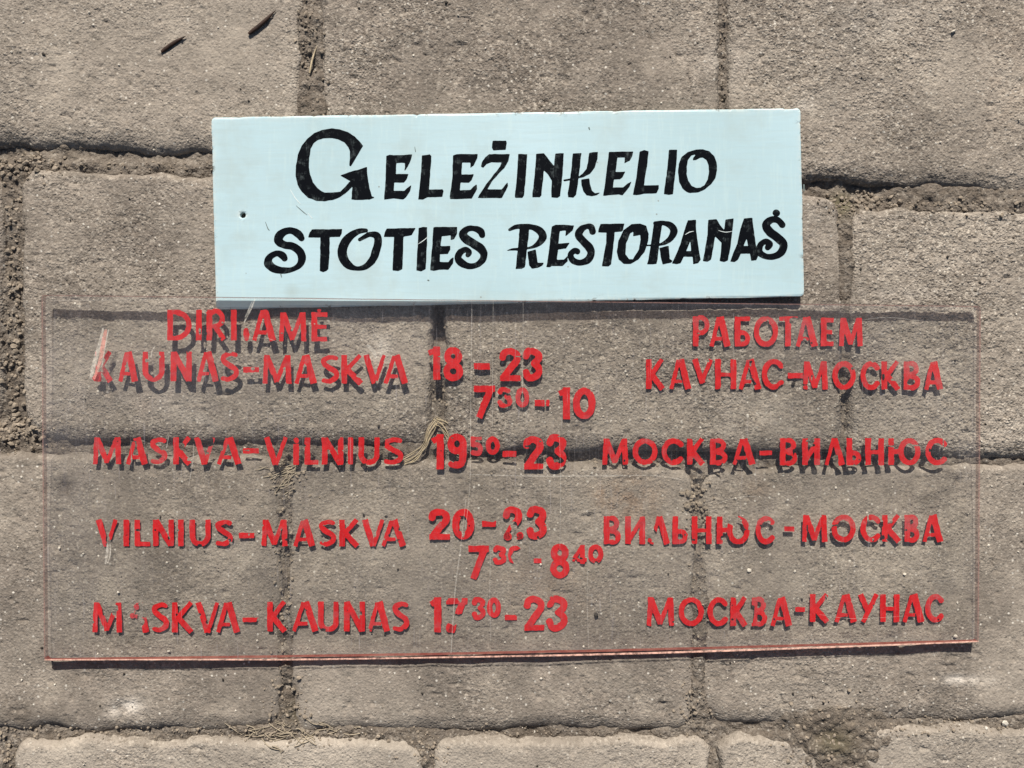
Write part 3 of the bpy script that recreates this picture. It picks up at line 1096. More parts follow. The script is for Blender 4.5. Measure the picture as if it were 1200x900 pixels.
BLACK = [
    [PO(A5, (600, 195), (575, 162), (540, 128), (490, 95), (430, 73), (370, 68), (300, 78), (240, 103), (190, 145), (150, 195), (122, 260), (108, 340), (106, 420), (118, 480), (150, 535), (200, 580), (260, 600), (320, 603), (380, 595), (430, 575), (470, 545), (500, 520), (528, 492), (528, 450), (500, 465), (470, 500), (435, 537), (390, 540), (320, 543), (290, 530), (260, 505), (230, 465), (210, 410), (200, 350), (203, 290), (215, 215), (235, 175), (265, 152), (310, 138), (370, 136), (420, 145), (465, 170), (495, 205), (508, 240), (508, 290), (502, 340), (512, 345), (530, 315), (555, 275)),
     PO(A5, (438, 415), (500, 392), (560, 375), (630, 353), (632, 400), (640, 460), (655, 530), (668, 570), (685, 578), (650, 592), (560, 594), (518, 590), (522, 540), (525, 495), (528, 465), (500, 450))],
    [PO(A5, (775, 270), (800, 262), (850, 266), (965, 260), (955, 300), (935, 345), (912, 375), (915, 350), (915, 320), (848, 320), (845, 405), (938, 405), (925, 440), (905, 465), (832, 465), (828, 530), (910, 530), (935, 505), (958, 488), (950, 530), (920, 575), (900, 590), (830, 583), (760, 592), (762, 560), (768, 500), (772, 400))],
    [PO(A5, (1040, 268), (1095, 260), (1108, 272), (1098, 400), (1090, 520), (1190, 518), (1198, 528), (1190, 572), (1080, 575), (1045, 592), (1012, 590), (1018, 540), (1030, 420))],
    [PO(A6, (140, 215), (165, 205), (330, 205), (325, 240), (300, 290), (275, 310), (278, 268), (208, 268), (205, 365), (298, 363), (285, 405), (262, 425), (198, 425), (192, 487), (275, 485), (300, 460), (322, 443), (325, 475), (285, 550), (200, 553), (118, 555), (115, 535), (135, 400))],
    [PO(A6, (450, 102), (553, 100), (558, 120), (550, 168), (455, 172), (445, 155)),
     PO(A6, (420, 205), (580, 205), (570, 260), (540, 310), (500, 350), (440, 420), (405, 480), (520, 480), (565, 425), (568, 450), (545, 500), (520, 545), (335, 545), (345, 525), (400, 440), (510, 300), (520, 268), (440, 268), (400, 280), (375, 308), (360, 300), (365, 270), (390, 230))],
    [PO(A6, (650, 205), (718, 205), (712, 300), (705, 400), (692, 525), (680, 545), (625, 545), (622, 530), (638, 400), (645, 290))],
    [PO(A6, (790, 205), (850, 198), (880, 240), (930, 300), (938, 200), (1003, 198), (1000, 280), (985, 450), (975, 530), (955, 545), (910, 540), (908, 500), (912, 410), (880, 360), (848, 330), (840, 420), (828, 525), (815, 540), (760, 540), (762, 510), (778, 380))],
    [PO(A6, (1075, 200), (1140, 198), (1130, 300), (1115, 420), (1100, 520), (1080, 543), (1038, 540), (1037, 515), (1055, 400), (1068, 290)),
     PO(A7, (70, 195), (137, 187), (132, 240), (112, 310), (75, 358), (20, 385), (-30, 395), (-80, 408), (-125, 415), (-133, 405), (-80, 395), (-15, 382), (20, 355), (50, 320), (62, 260)),
     PO(A7, (8, 403), (68, 396), (75, 440), (90, 490), (115, 510), (158, 503), (130, 522), (90, 532), (50, 525), (25, 495), (12, 450))],
    [PO(A7, (225, 188), (412, 185), (405, 220), (385, 255), (345, 275), (348, 240), (352, 228), (288, 228), (275, 345), (350, 342), (330, 385), (310, 400), (262, 400), (255, 465), (335, 465), (370, 435), (400, 418), (385, 455), (330, 525), (300, 518), (180, 528), (182, 510), (200, 400))],
    [PO(A7, (465, 185), (500, 175), (533, 182), (520, 300), (505, 380), (495, 450), (612, 447), (612, 475), (595, 508), (500, 512), (440, 523), (413, 520), (418, 490), (440, 380))],
    [PO(A7, (695, 172), (755, 172), (750, 280), (735, 400), (722, 515), (690, 520), (655, 515), (658, 490), (680, 330))],
    [PO(A7, (905, 170), (960, 168), (1010, 185), (1045, 220), (1065, 270), (1068, 330), (1055, 390), (1020, 440), (970, 480), (920, 500), (860, 508), (832, 500), (800, 470), (775, 420), (765, 350), (770, 280), (795, 225), (840, 190)),
     HO(A7, (870, 215), (905, 205), (880, 235), (880, 253), (905, 250), (935, 232), (955, 232), (985, 250), (1000, 290), (1005, 340), (995, 400), (970, 445), (940, 465), (905, 468), (870, 450), (845, 410), (832, 360), (832, 300), (840, 250))],
    # second line
    [ST(B1, (400, 368, 56), (370, 330, 70), (310, 302, 60), (250, 312, 65), (205, 350, 78), (200, 395, 78), (250, 428, 66), (320, 440, 68), (380, 480, 72), (403, 540, 72), (385, 600, 55), (330, 638, 42), (250, 652, 56), (160, 636, 70), (108, 590, 76), (120, 535, 60), (180, 503, 52), (230, 518, 66), (250, 545, 56))],
    [PO(B1, (490, 292), (755, 290), (750, 330), (735, 355), (645, 358), (645, 500), (635, 640), (620, 655), (590, 665), (562, 655), (565, 500), (568, 360), (460, 360), (470, 325))],
    [ST(B1, (968, 300, 34), (890, 312, 52), (815, 365, 74), (765, 445, 82), (763, 530, 82), (808, 600, 72), (880, 634, 38), (960, 620, 50), (1022, 560, 66), (1055, 480, 72), (1073, 400, 70), (1058, 345, 64), (1000, 335, 46), (950, 358, 36), (912, 380, 30))],
    [PO(B2, (100, 135), (350, 130), (330, 165), (320, 190), (245, 205), (240, 350), (235, 490), (200, 505), (152, 500), (158, 350), (165, 205), (75, 205), (85, 165))],
    [PO(B2, (380, 130), (420, 120), (452, 125), (452, 250), (445, 400), (440, 490), (400, 508), (362, 500), (365, 400), (375, 250))],
    [PO(B2, (510, 125), (540, 120), (715, 122), (715, 175), (690, 225), (662, 232), (665, 190), (582, 200), (570, 290), (655, 288), (655, 320), (635, 355), (565, 358), (562, 430), (640, 430), (665, 400), (685, 388), (680, 440), (640, 495), (560, 493), (510, 503), (482, 500), (485, 450), (500, 300))],
    [ST(B2, (938, 190, 54), (922, 155, 62), (860, 132, 50), (800, 142, 56), (768, 185, 72), (800, 228, 76), (870, 272, 76), (928, 312, 76), (953, 360, 66), (935, 418, 58), (880, 458, 48), (810, 462, 56), (748, 428, 70), (725, 388, 60), (750, 338, 56), (798, 318, 48), (822, 342, 52), (812, 366, 42))],
    [PO(B3, (135, 110), (212, 110), (205, 200), (195, 290), (185, 380), (175, 445), (150, 458), (103, 458), (110, 380), (125, 250)),
     ST(B3, (50, 135, 22), (100, 113, 38), (180, 107, 40), (250, 118, 50), (308, 152, 64), (325, 198, 66), (290, 248, 48), (240, 278, 26), (190, 290, 16)),
     ST(B3, (30, 308, 6), (70, 299, 18), (130, 297, 24)),
     PO(B3, (200, 318), (265, 300), (275, 350), (280, 410), (332, 410), (320, 430), (285, 450), (235, 455), (215, 430), (205, 370))],
    [PO(B3, (400, 110), (430, 95), (585, 100), (570, 140), (515, 185), (518, 140), (465, 145), (455, 250), (545, 245), (515, 290), (450, 298), (440, 385), (500, 385), (530, 355), (530, 395), (490, 435), (400, 435), (385, 445), (355, 443), (365, 400), (385, 250))],
    [ST(B3, (738, 150, 54), (724, 115, 54), (690, 108, 42), (645, 132, 56), (622, 180, 64), (660, 230, 64), (708, 280, 70), (724, 330, 62), (698, 385, 58), (630, 408, 50), (573, 388, 54), (556, 340, 48), (590, 308, 48), (612, 316, 50))],
    [PO(B3, (805, 90), (1000, 85), (985, 140), (975, 150), (920, 155), (910, 250), (890, 420), (870, 438), (817, 435), (822, 400), (850, 250), (855, 158), (785, 155), (790, 125))],
    [('p', [(750, 262), (757, 265), (760, 274), (759, 284), (755, 295), (748, 304), (739, 309), (731, 309), (725, 304), (723, 295), (725, 282), (731, 270), (740, 263)]),
     ('h', [(742.3, 271.2), (741.6, 277), (750, 275.5), (750.8, 280.5), (748.6, 292.5), (741.6, 303.8), (737.3, 303.5), (733, 298), (733.8, 285.4), (738.7, 273.4)])],
    [PO(B4, (105, 130), (165, 120), (155, 200), (140, 290), (130, 400), (120, 435), (95, 440), (55, 437), (65, 400), (85, 270)),
     ST(B4, (112, 137, 30), (170, 134, 34), (228, 155, 50), (250, 195, 56), (225, 250, 44), (180, 282, 28), (135, 297, 14)),
     ST(B4, (45, 300, 10), (90, 300, 14)),
     PO(B4, (145, 320), (212, 305), (218, 400), (240, 415), (230, 428), (170, 438), (158, 400))],
    [PO(B4, (355, 115), (412, 112), (415, 200), (430, 300), (447, 405), (430, 430), (395, 438), (390, 385), (322, 383), (300, 430), (270, 438), (238, 432), (260, 390), (300, 290), (330, 190)), HO(B4, (372, 270), (378, 342), (342, 342))],
    [PO(B4, (505, 112), (565, 108), (590, 150), (625, 190), (632, 110), (690, 103), (685, 180), (665, 330), (650, 410), (620, 422), (590, 415), (600, 350), (605, 280), (555, 230), (540, 320), (525, 405), (500, 420), (467, 415), (480, 350), (500, 220))],
    [PO(B4, (770, 102), (830, 98), (840, 180), (855, 290), (872, 380), (860, 410), (825, 412), (815, 360), (745, 362), (725, 405), (700, 422), (670, 418), (680, 390), (720, 290), (745, 180)), HO(B4, (790, 250), (798, 302), (768, 304))],
    [ST(B4, (1053, 148, 48), (1020, 113, 46), (972, 110, 50), (932, 148, 60), (960, 200, 64), (1020, 245, 64), (1062, 292, 60), (1048, 348, 58), (1000, 380, 48), (935, 382, 44), (885, 350, 52), (892, 298, 46), (930, 270, 42), (958, 292, 54), (945, 316, 44)),
     ST(B4, (1006, 60, 50), (1012, 61, 50))],
]


def glyph_object(name, f, bbox, cell, zfun, mat, parent, rub=None):
    pts, polys, _ = sdf_mesh(f, *bbox, cell)
    if len(pts) == 0:
        return None
    V = P(pts[:, 0], pts[:, 1], zfun(pts[:, 0], pts[:, 1]))
    c = V.mean(0)
    at = None
    if rub is not None:
        at = {'rub': rub(pts[:, 0], pts[:, 1])}
    me = make_mesh(name, V, polys=polys, smooth=False, attrs=at)
    return link(name, me, mat, parent)


for n_i, prims in enumerate(BLACK):
    pos, neg = [], []
    for kind, pts in prims:
        if kind == 'p':
            # round the traced outline slightly, as a loaded brush does
            pos.append(lambda X, Y, g=sd_poly(pts): g(X, Y) - 0.25)
        elif kind == 's':
            pos.append(sd_stroke(pts, 5))
        else:
            neg.append(sd_poly(pts))

    def f(X, Y, pos=pos, neg=neg):
        d = np.minimum.reduce([g(X, Y) for g in pos])
        for g in neg:
            d = np.maximum(d, -g(X, Y))
        return d + 0.22 * fbm(X, Y, 5, 2, 400)
    allp = [p for _, q in prims for p in q]
    m = 7
    bb = (min(p[0] for p in allp) - m, max(p[0] for p in allp) + m, min(p[1] for p in allp) - m, max(p[1] for p in allp) + m)
    glyph_object('letter', f, bb, 0.8, lambda x, y: board_z(x, y) + 0.12, MAT_BLACK, sign)

# fine pencil-like marks and scratches on the board
MAT_MARK = plain_material('grey_mark', (0.12, 0.15, 0.14), 0.8, 0.3, 4)
MAT_PSCR = plain_material('pale_mark', (0.62, 0.68, 0.66), 0.8, 0.1, 4)


def flat_line(name, pts, zfun, mat, parent):
    q = catmull(pts, 5)
    V, Q = [], []
    for i, p in enumerate(q):
        a, b = q[max(i - 1, 0)], q[min(i + 1, len(q) - 1)]
        tx, ty = b[0] - a[0], b[1] - a[1]
        L = math.hypot(tx, ty) + 1e-9
        nx, ny = -ty / L * p[2] / 2, tx / L * p[2] / 2
        V += [(p[0] + nx, p[1] + ny), (p[0] - nx, p[1] - ny)]
    for i in range(len(q) - 1):
        Q.append((2 * i, 2 * i + 1, 2 * i + 3, 2 * i + 2))
    V = np.array(V)
    me = make_mesh(name, P(V[:, 0], V[:, 1], zfun(V[:, 0], V[:, 1])), Q, smooth=False)
    return link(name, me, mat, parent)


bz = lambda x, y: board_z(x, y) + 0.2
for pts in [[(347, 241, 0.5), (355, 248, 0.8), (360, 252, 0.5)], [(311, 260, 0.5), (314, 268, 1.0), (316, 270, 0.5)], [(329, 321, 1.4), (330, 325, 1.0)],
            [(486, 172, 0.6), (487, 178, 0.9)], [(690, 149, 1.6), (691, 152, 1.2)], [(501, 328, 1.6), (503, 329, 1.2)], [(942, 216, 2.0), (942.3, 224, 1.2)]]:
    flat_line('scuff', pts, bz, MAT_MARK, sign)
for pts in [[(340, 222, 0.6), (346, 232, 0.9), (352, 239, 0.6)], [(361, 250, 0.5), (366, 256, 0.9)], [(490, 286, 0.4), (496, 282, 0.8), (502, 277, 0.4)],
            [(803, 275, 0.4), (808, 272, 0.9), (813, 271, 0.4)], [(842, 270, 0.4), (850, 272, 0.7), (858, 271, 0.4)]]:
    flat_line('scuff', pts, bz, MAT_PSCR, sign)

# ------------------------------------------------------------------ clear sheet
ST_T = 8.0
EC = [(48.5, 345.5), (1149.5, 358.5), (1147.0, 752.0), (51.5, 774.0)]


def sheet_sd(X, Y):
    # outline follows a very slightly bowed lower edge
    Yb = Y + 3.0 * np.sin(np.clip((X - 50) / 1100, 0, 1) * math.pi) * sstep(600, 775, Y) * -1.0
    ds = [line_sd(EC[0], EC[1], X, Y), line_sd(EC[1], EC[2], X, Y), line_sd(EC[2], EC[3], X, Yb), line_sd(EC[3], EC[0], X, Y)]
    wob = 0.18 * fbm(X, Y, 24, 3, 500)
    dx = np.maximum(ds[1], ds[3]) + wob
    dy = np.maximum(ds[0], ds[2]) + wob
    r = 1.5
    return np.hypot(np.maximum(dx + r, 0), np.maximum(dy + r, 0)) + np.minimum(np.maximum(dx + r, dy + r), 0) - r


sheet = empty('clear_timetable_sheet', (0, 0, 0), 'scratched clear plastic sheet with red stencilled train restaurant hours, below the blue board', 'sign')
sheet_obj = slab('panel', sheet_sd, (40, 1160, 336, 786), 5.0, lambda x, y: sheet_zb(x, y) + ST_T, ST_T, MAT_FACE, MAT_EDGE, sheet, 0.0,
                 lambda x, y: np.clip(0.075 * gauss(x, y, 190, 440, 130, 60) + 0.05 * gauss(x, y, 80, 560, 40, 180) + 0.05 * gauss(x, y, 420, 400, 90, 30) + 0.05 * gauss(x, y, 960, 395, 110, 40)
                                      + 0.035 * gauss(x, y, 1080, 470, 60, 90) + 0.03 * gauss(x, y, 620, 700, 200, 60) + 0.06 * np.exp(-np.maximum(-sheet_sd(x, y), 0) / 9.0), 0, 0.2))  # smudges with glare painted in; border paled for light inside the sheet
_me = sheet_obj.data
_me.materials.append(MAT_LOWEDGE)
_me.materials.append(MAT_SIDEEDGE)
for p in _me.polygons:
    if p.material_index == 1 and p.center.y < -0.9 * 295 * S and abs(p.normal.y) > 0.7:
        p.material_index = 2
    elif p.material_index == 1 and abs(p.normal.x) > 0.7:
        p.material_index = 3



# stencil glyphs ------------------------------------------------------
def poly_arc(cx, cy, rx, ry, a0, a1, w, n=14):
    pts = []
    for i in range(n + 1):
        a = math.radians(a0 + (a1 - a0) * i / n)
        pts.append((cx + rx * math.cos(a), cy - ry * math.sin(a), w))
    return sd_stroke(pts, 1, smooth=False)


def glyph(ch, x0, x1, y0, y1, w=7.4):
    """primitives of one stencil letter fitted into its box"""
    wd, h = x1 - x0, y1 - y0
    hw = w / 2
    L, R, T, B = x0 + hw, x1 - hw, y0, y1
    cx, cy = (x0 + x1) / 2, (y0 + y1) / 2
    tb = w * 0.80                      # thinner horizontals
    th = tb / 2
    G = []
    bar = lambda a, b, ww=w: G.append(sd_bar(a, b, ww))
    hb = lambda a, b, y, ww=tb: G.append(sd_bar((a, y), (b, y), ww))
    if ch == 'I':
        bar((cx, T), (cx, B), min(w, wd))
    elif ch == 'i':
        bar((cx, T + h * 0.24), (cx, B), min(w, wd))
        G.append(sd_stroke([(cx, T + 3, 6), (cx + 0.5, T + 4, 6)], 1, False))
    elif ch in 'DĐ':
        bar((L, T), (L, B))
        G.append(poly_arc(x0 + wd * 0.30, cy, wd * 0.70 - hw, h / 2 - th, -78, 78, w * 0.92))
        hb(L, x0 + wd * 0.45, T + th)
        hb(L, x0 + wd * 0.42, B - th)
    elif ch in 'RPР':
        bar((L, T), (L, B))
        ry = h * 0.27 - th * 0.2
        G.append(poly_arc(x0 + wd * 0.42, T + h * 0.29, wd * 0.56 - hw, ry, -90, 90, w * 0.88))
        if ch == 'R':
            hb(L, x0 + wd * 0.45, T + th)
            bar((x0 + wd * 0.42, T + h * 0.50), (x1 - hw * 0.6, B - 1), w * 0.95)
    elif ch in 'AА':
        bar((x0 + wd * 0.44, T + 1), (x0 + w * 0.36, B), w * 0.72)
        bar((x0 + wd * 0.53, T), (x1 - hw * 0.98, B), w * 1.14)
        hb(x0 + wd * 0.24, x0 + wd * 0.60, y0 + h * 0.74, tb * 0.80)
    elif ch in 'MМ':
        bar((x0 + w * 0.38, B), (x0 + w * 0.62, T), w * 0.82)
        bar((x1 - w * 0.45, B), (x1 - w * 0.62, T), w * 0.95)
        bar((x0 + w * 0.70, T + 1), (x0 + wd * 0.50, B - 2), w * 0.98)
        bar((x1 - w * 0.75, T + 1), (x0 + wd * 0.48, B - 2), w * 0.75)
    elif ch in 'EЕ':
        bar((L, T), (L, B))
        hb(L, x1, T + th)
        hb(L, x1 - wd * 0.12, cy, tb * 0.9)
        hb(L, x1, B - th)
    elif ch == 'Ė':
        bar((L, T), (L, B))
        hb(L, x1, T + th)
        hb(L, x1 - wd * 0.05, cy, tb * 0.9)
        hb(L, x1, B - th)
        G.append(sd_stroke([(cx - 1, T - 2.2, 3.4), (cx + 0.5, T - 2.2, 3.4)], 1, False))
    elif ch in 'KК':
        bar((L, T), (L, B))
        bar((x0 + w * 0.8, cy + h * 0.06), (x1 - w * 0.62, T), w * 0.80)
        bar((x0 + w * 0.8, cy - h * 0.05), (x1 - w * 0.52, B), w * 1.02)
    elif ch == 'U':
        bar((L, T), (L, B - wd * 0.42))
        bar((R, T), (R, B - wd * 0.42), w * 0.9)
        G.append(poly_arc(cx, B - wd * 0.46, wd / 2 - hw, wd * 0.46 - th, 180, 360, w * 0.92))
    elif ch == 'N':
        bar((L, T), (L, B))
        bar((R, T), (R, B), w * 0.92)
        bar((L + 0.5, T + 1), (R - 0.5, B - 1), w * 0.98)
    elif ch == 'И':
        bar((L, T), (L, B))
        bar((R, T), (R, B))
        bar((R + 0.5, T + 2), (L - 0.5, B - 2), w * 0.75)
    elif ch == 'S':
        a = w * 0.92
        hx = wd / 2 - hw
        G.append(sd_stroke([(x1 - hw - 0.5, T + th + 1.2, a * 0.85), (cx + 1, T + th, a * 0.85), (x0 + hw + 0.5, T + h * 0.16, a), (x0 + hw, T + h * 0.30, a), (cx - 1, T + h * 0.45, a * 1.05),
                            (x1 - hw - 0.5, T + h * 0.60, a), (x1 - hw, T + h * 0.76, a), (x1 - hw - 3, B - h * 0.15, a), (cx - 1, B - th, a * 0.85), (x0 + hw * 0.8, B - th - 1.0, a * 0.8)], 5))
    elif ch == 'V':
        bar((x0 + w * 0.52, T), (x0 + wd * 0.50, B), w * 1.02)
        bar((x1 - w * 0.36, T), (x0 + wd * 0.52, B), w * 0.70)
    elif ch == 'L':
        bar((L, T), (L, B))
        hb(L, x1, B - th)
    elif ch in 'OОЮ':
        ox0 = x0
        if ch == 'Ю':
            bar((L, T), (L, B))
            ox0 = x0 + wd * 0.30
            hb(L, ox0 + w * 0.6, cy, tb)
        c2 = (ox0 + x1) / 2
        rx, ry = (x1 - ox0) / 2 - hw, h / 2 - th
        G.append(poly_arc(c2, cy, rx, ry, 99, 261, w * 0.94))
        G.append(poly_arc(c2, cy, rx, ry, -81, 81, w * 0.94))
    elif ch in 'CС':
        rx, ry = wd * 0.56 - hw, h / 2 - th
        G.append(poly_arc(x0 + wd * 0.58, cy, wd * 0.58 - hw, ry, 42, 318, w * 0.94, 22))
    elif ch == 'Б':
        bar((L, T), (L, B))
        hb(L, x1 - 1, T + th)
        G.append(poly_arc(x0 + wd * 0.48, B - h * 0.27, wd * 0.50 - hw, h * 0.27 - th, -95, 95, w * 0.85))
        hb(L, x0 + wd * 0.5, cy + 0.5, tb * 0.8)
    elif ch == 'Ь':
        bar((L, T), (L, B))
        G.append(poly_arc(x0 + wd * 0.48, B - h * 0.27, wd * 0.50 - hw, h * 0.27 - th, -100, 100, w * 0.85))
    elif ch == 'В':
        bar((L, T), (L, B))
        G.append(poly_arc(x0 + wd * 0.46, T + h * 0.26, wd * 0.46 - hw, h * 0.24 - th * 0.6, -90, 95, w * 0.85))
        G.append(poly_arc(x0 + wd * 0.48, B - h * 0.27, wd * 0.52 - hw, h * 0.25 - th * 0.6, -95, 90, w * 0.90))
    elif ch == 'Т':
        bar((cx - 0.5, T), (cx - 0.5, B))
        hb(x0, x1, T + th)
    elif ch == 'У':
        bar((x0 + w * 0.5, T), (x0 + wd * 0.52, y0 + h * 0.68), w * 0.95)
        bar((x1 - w * 0.4, T), (x0 + wd * 0.25, B), w * 0.80)
    elif ch == 'у':                    # У whose tail has flaked off
        bar((x0 + w * 0.5, T), (x0 + wd * 0.50, y0 + h * 0.80), w * 0.95)
        bar((x1 - w * 0.4, T), (x0 + wd * 0.42, y0 + h * 0.80), w * 0.80)
    elif ch == 'Н':
        bar((L, T), (L, B))
        bar((R, T), (R, B))
        hb(L, R, cy + 0.5, tb * 0.85)
    elif ch == 'Л':
        bar((x0 + wd * 0.46, T), (x0 + w * 0.36, B), w * 0.66)
        bar((x0 + wd * 0.50, T), (x1 - hw * 0.95, B), w * 1.05)
    elif ch == '1':
        bar((R, T), (R, B), w)
        bar((R - 0.5, T + w * 0.45), (x0 + 1, T + h * 0.20), w * 0.8)
    elif ch == '2':
        a = w
        G.append(sd_stroke([(x0 + hw, T + h * 0.28, a), (x0 + hw + 1.5, T + h * 0.16, a), (cx, T + hw, a * 0.95), (R - 0.5, T + h * 0.20, a), (R - 0.5, T + h * 0.38, a), (cx + 1, T + h * 0.60, a), (x0 + hw + 1, B - hw, a)], 5))
        hb(x0 + 1, x1, B - th)
    elif ch == '3':
        a = w
        G.append(sd_stroke([(x0 + hw, T + h * 0.24, a), (x0 + wd * 0.30, T + h * 0.11, a), (cx + 1, T + hw, a), (R, T + h * 0.20, a), (R - 0.5, T + h * 0.36, a), (cx + 1.5, T + h * 0.47, a * 0.85)], 5))
        G.append(sd_stroke([(cx + 1.5, T + h * 0.47, a * 0.85), (R, T + h * 0.60, a), (R, T + h * 0.78, a), (cx + 1, B - hw, a), (x0 + wd * 0.30, B - h * 0.11, a), (x0 + hw, B - h * 0.26, a)], 5))
    elif ch == '7':
        hb(x0, x1, T + w * 0.45, w * 0.9)
        bar((x1 - hw * 1.15, T + 2), (x0 + wd * 0.24, B), w * 0.98)
    elif ch == '0':
        rx, ry = wd / 2 - hw, h / 2 - hw
        G.append(poly_arc(cx, cy, rx, ry, 97, 263, w))
        G.append(poly_arc(cx, cy, rx, ry, -83, 83, w))
    elif ch == '8':
        a = w * 0.94
        for (ccy, ry, rx) in ((T + h * 0.27, h * 0.26 - hw * 0.8, wd * 0.46 - hw), (B - h * 0.28, h * 0.28 - hw * 0.8, wd * 0.5 - hw)):
            G.append(poly_arc(cx, ccy, rx, ry, 97, 263, a))
            G.append(poly_arc(cx, ccy, rx, ry, -83, 83, a))
    elif ch == '9':
        a = w * 0.96
        G.append(poly_arc(cx, T + h * 0.30, wd / 2 - hw, h * 0.30 - hw, 0, 360, a, 24))
        G.append(sd_stroke([(R, T + h * 0.30, a), (R, T + h * 0.60, a), (R - 2, B - h * 0.16, a), (cx, B - hw, a), (x0 + hw + 1, B - h * 0.12, a)], 5))
    elif ch == '5':
        a = w
        hb(x0 + 1, x1 - 1, T + th)
        bar((L + 0.5, T), (L + 0.5, T + h * 0.5), a)
        G.append(sd_stroke([(L + 1, T + h * 0.45, a * 0.8), (cx + 1, T + h * 0.42, a), (R, T + h * 0.62, a), (R - 2, B - h * 0.15, a), (cx - 1, B - hw, a), (x0 + hw, B - h * 0.16, a)], 5))
    elif ch == '4':
        bar((x1 - w * 0.9, T), (x1 - w * 0.9, B), w)
        bar((x1 - w * 0.9, T + 1.5), (x0 + 2, y0 + h * 0.72), w * 0.85)
        hb(x0, x1, y0 + h * 0.78, tb)
    elif ch == '-':
        bar((x0, cy), (x1, cy), h)
    elif ch == '.':
        G.append(sd_stroke([(cx - 0.5, y0 + 2, wd * 0.7), (cx, cy, wd), (cx, y1 - 2, wd * 0.7)], 1, False))
    return union(G)


ROWS = [
    # char, x0, x1 ; row y0,y1
    (363, 399, 'DIRIA', [(196, 225), (229.5, 236.5), (242, 264.5), (270.5, 277.5), (295.5, 323)]),
    (366, 400, 'MĖ', [(327, 359), (365, 383.5)]),
    (412, 447, 'KAUNAS', [(112, 133), (138.5, 161.5), (167, 193), (200, 225), (230, 256), (258.5, 280)]),
    (416, 449.5, 'MASKVA', [(308, 341.5), (345, 371), (376.5, 397.5), (400, 426.5), (425.5, 452.5), (449.5, 478)]),
    (512.5, 544, 'MASKVA', [(109, 142), (147.5, 173), (176, 196), (203, 225.5), (227, 252.5), (254, 282.5)]),
    (512.5, 544.5, 'ViLNIUS', [(309, 337), (343.5, 350.5), (357, 373), (377, 402.5), (407.7, 414), (420, 445), (449.5, 472.5)]),
    (609, 640, 'VILNIUS', [(112, 138), (144, 152), (157.5, 176), (179, 204), (208.6, 215.4), (222, 247), (252.5, 273)]),
    (609, 640, 'MASKVA', [(306.5, 337), (343.5, 369), (374, 394), (397.5, 422), (424, 450.5), (446.5, 475.5)]),
    (706, 741, 'MASKVA', [(108.5, 143), (152, 174.5), (178, 198), (201.5, 228), (229, 257), (253, 281)]),
    (705, 740, 'KAUNAS', [(313, 337), (342, 373), (372.5, 397), (403, 428), (430.5, 457), (460, 479.7)]),
    (371, 406, 'РАБОТА', [(812, 832.5), (831.5, 856), (861, 880), (883, 912), (913, 935), (932.5, 958)]),
    (372.5, 405.5, 'ЕМ', [(962, 977), (983.5, 1011)]),
    (421, 456, 'КАуНАС', [(757, 780), (784, 810), (811, 836), (838, 863), (865.5, 892), (892.5, 917.5)]),
    (423.5, 456.5, 'МОСКВА', [(941, 970), (975, 1003), (1008, 1030), (1033, 1056), (1059, 1079), (1083, 1105)]),
    (514, 544.5, 'МОСКВА', [(706, 736), (741, 771), (775, 800), (805, 827), (832, 853), (858, 885)]),
    (513.5, 545, 'ВИЛЬНЮС', [(914, 935), (940, 961), (966, 990), (992, 1010), (1014, 1036), (1041, 1079), (1084, 1109)]),
    (605, 637.5, 'ВИЛЬНЮС', [(707.5, 728), (732.5, 756), (761, 785), (788, 807), (810.5, 834), (840, 879), (885, 907)]),
    (603.5, 635, 'МОСКВА', [(940, 969.5), (974, 1003), (1008, 1031), (1033.5, 1057), (1060, 1078), (1081, 1105)]),
    (700, 733.5, 'МОСКВА', [(758, 790), (795, 825), (829, 852), (856, 877), (881, 899.5), (903, 928)]),
    (696.5, 729, 'КАУНАС', [(949, 973), (978, 1004), (1005, 1030), (1031.5, 1054), (1057.5, 1083), (1084, 1105)]),
]
DIGITS = [
    ('1', 501, 516, 406, 445, 8.3), ('8', 519, 542.8, 407, 446, 8.3), ('2', 585, 610, 407.5, 446.5, 8.3), ('3', 612.3, 635, 407.5, 446.5, 8.3),
    ('7', 555.3, 580.3, 452, 489.5, 8.0), ('3', 583, 599.8, 454, 477.6, 5.6), ('0', 604, 620.3, 454, 477.6, 5.6), ('1', 654, 668, 454, 491.5, 8.3), ('0', 671.3, 698, 454, 491.5, 8.3),
    ('1', 506, 520, 509, 550, 8.3), ('9', 524, 547, 508, 549, 8.3), ('5', 551, 566, 511.5, 534, 5.6), ('0', 569, 586, 511.5, 533, 5.8), ('2', 613, 637, 511, 550, 8.3), ('3', 640, 663, 509, 550, 8.3),
    ('2', 502, 527, 596, 632.5, 8.3), ('0', 530, 556, 596, 632.5, 8.3), ('2', 589, 612, 593, 632, 8.3), ('3', 617, 640, 593, 632, 8.3),
    ('7', 549, 573, 639.5, 678.5, 8.0), ('3', 577.5, 593, 639.5, 661.5, 5.6), ('0', 595, 612, 639.5, 661, 5.6), ('8', 644.4, 667.6, 637, 677.5, 8.3), ('4', 670.5, 687.5, 638.5, 661, 5.6), ('0', 689, 707, 638, 660.5, 5.8),
    ('1', 504, 517, 700, 741, 8.3), ('7', 523, 547.6, 701, 741, 8.0), ('3', 553, 568.5, 700, 726.4, 6.0), ('0', 570.6, 587, 700, 724, 6.0), ('2', 613.6, 638, 698, 739, 8.3), ('3', 640, 664.4, 698, 739.5, 8.3),
]
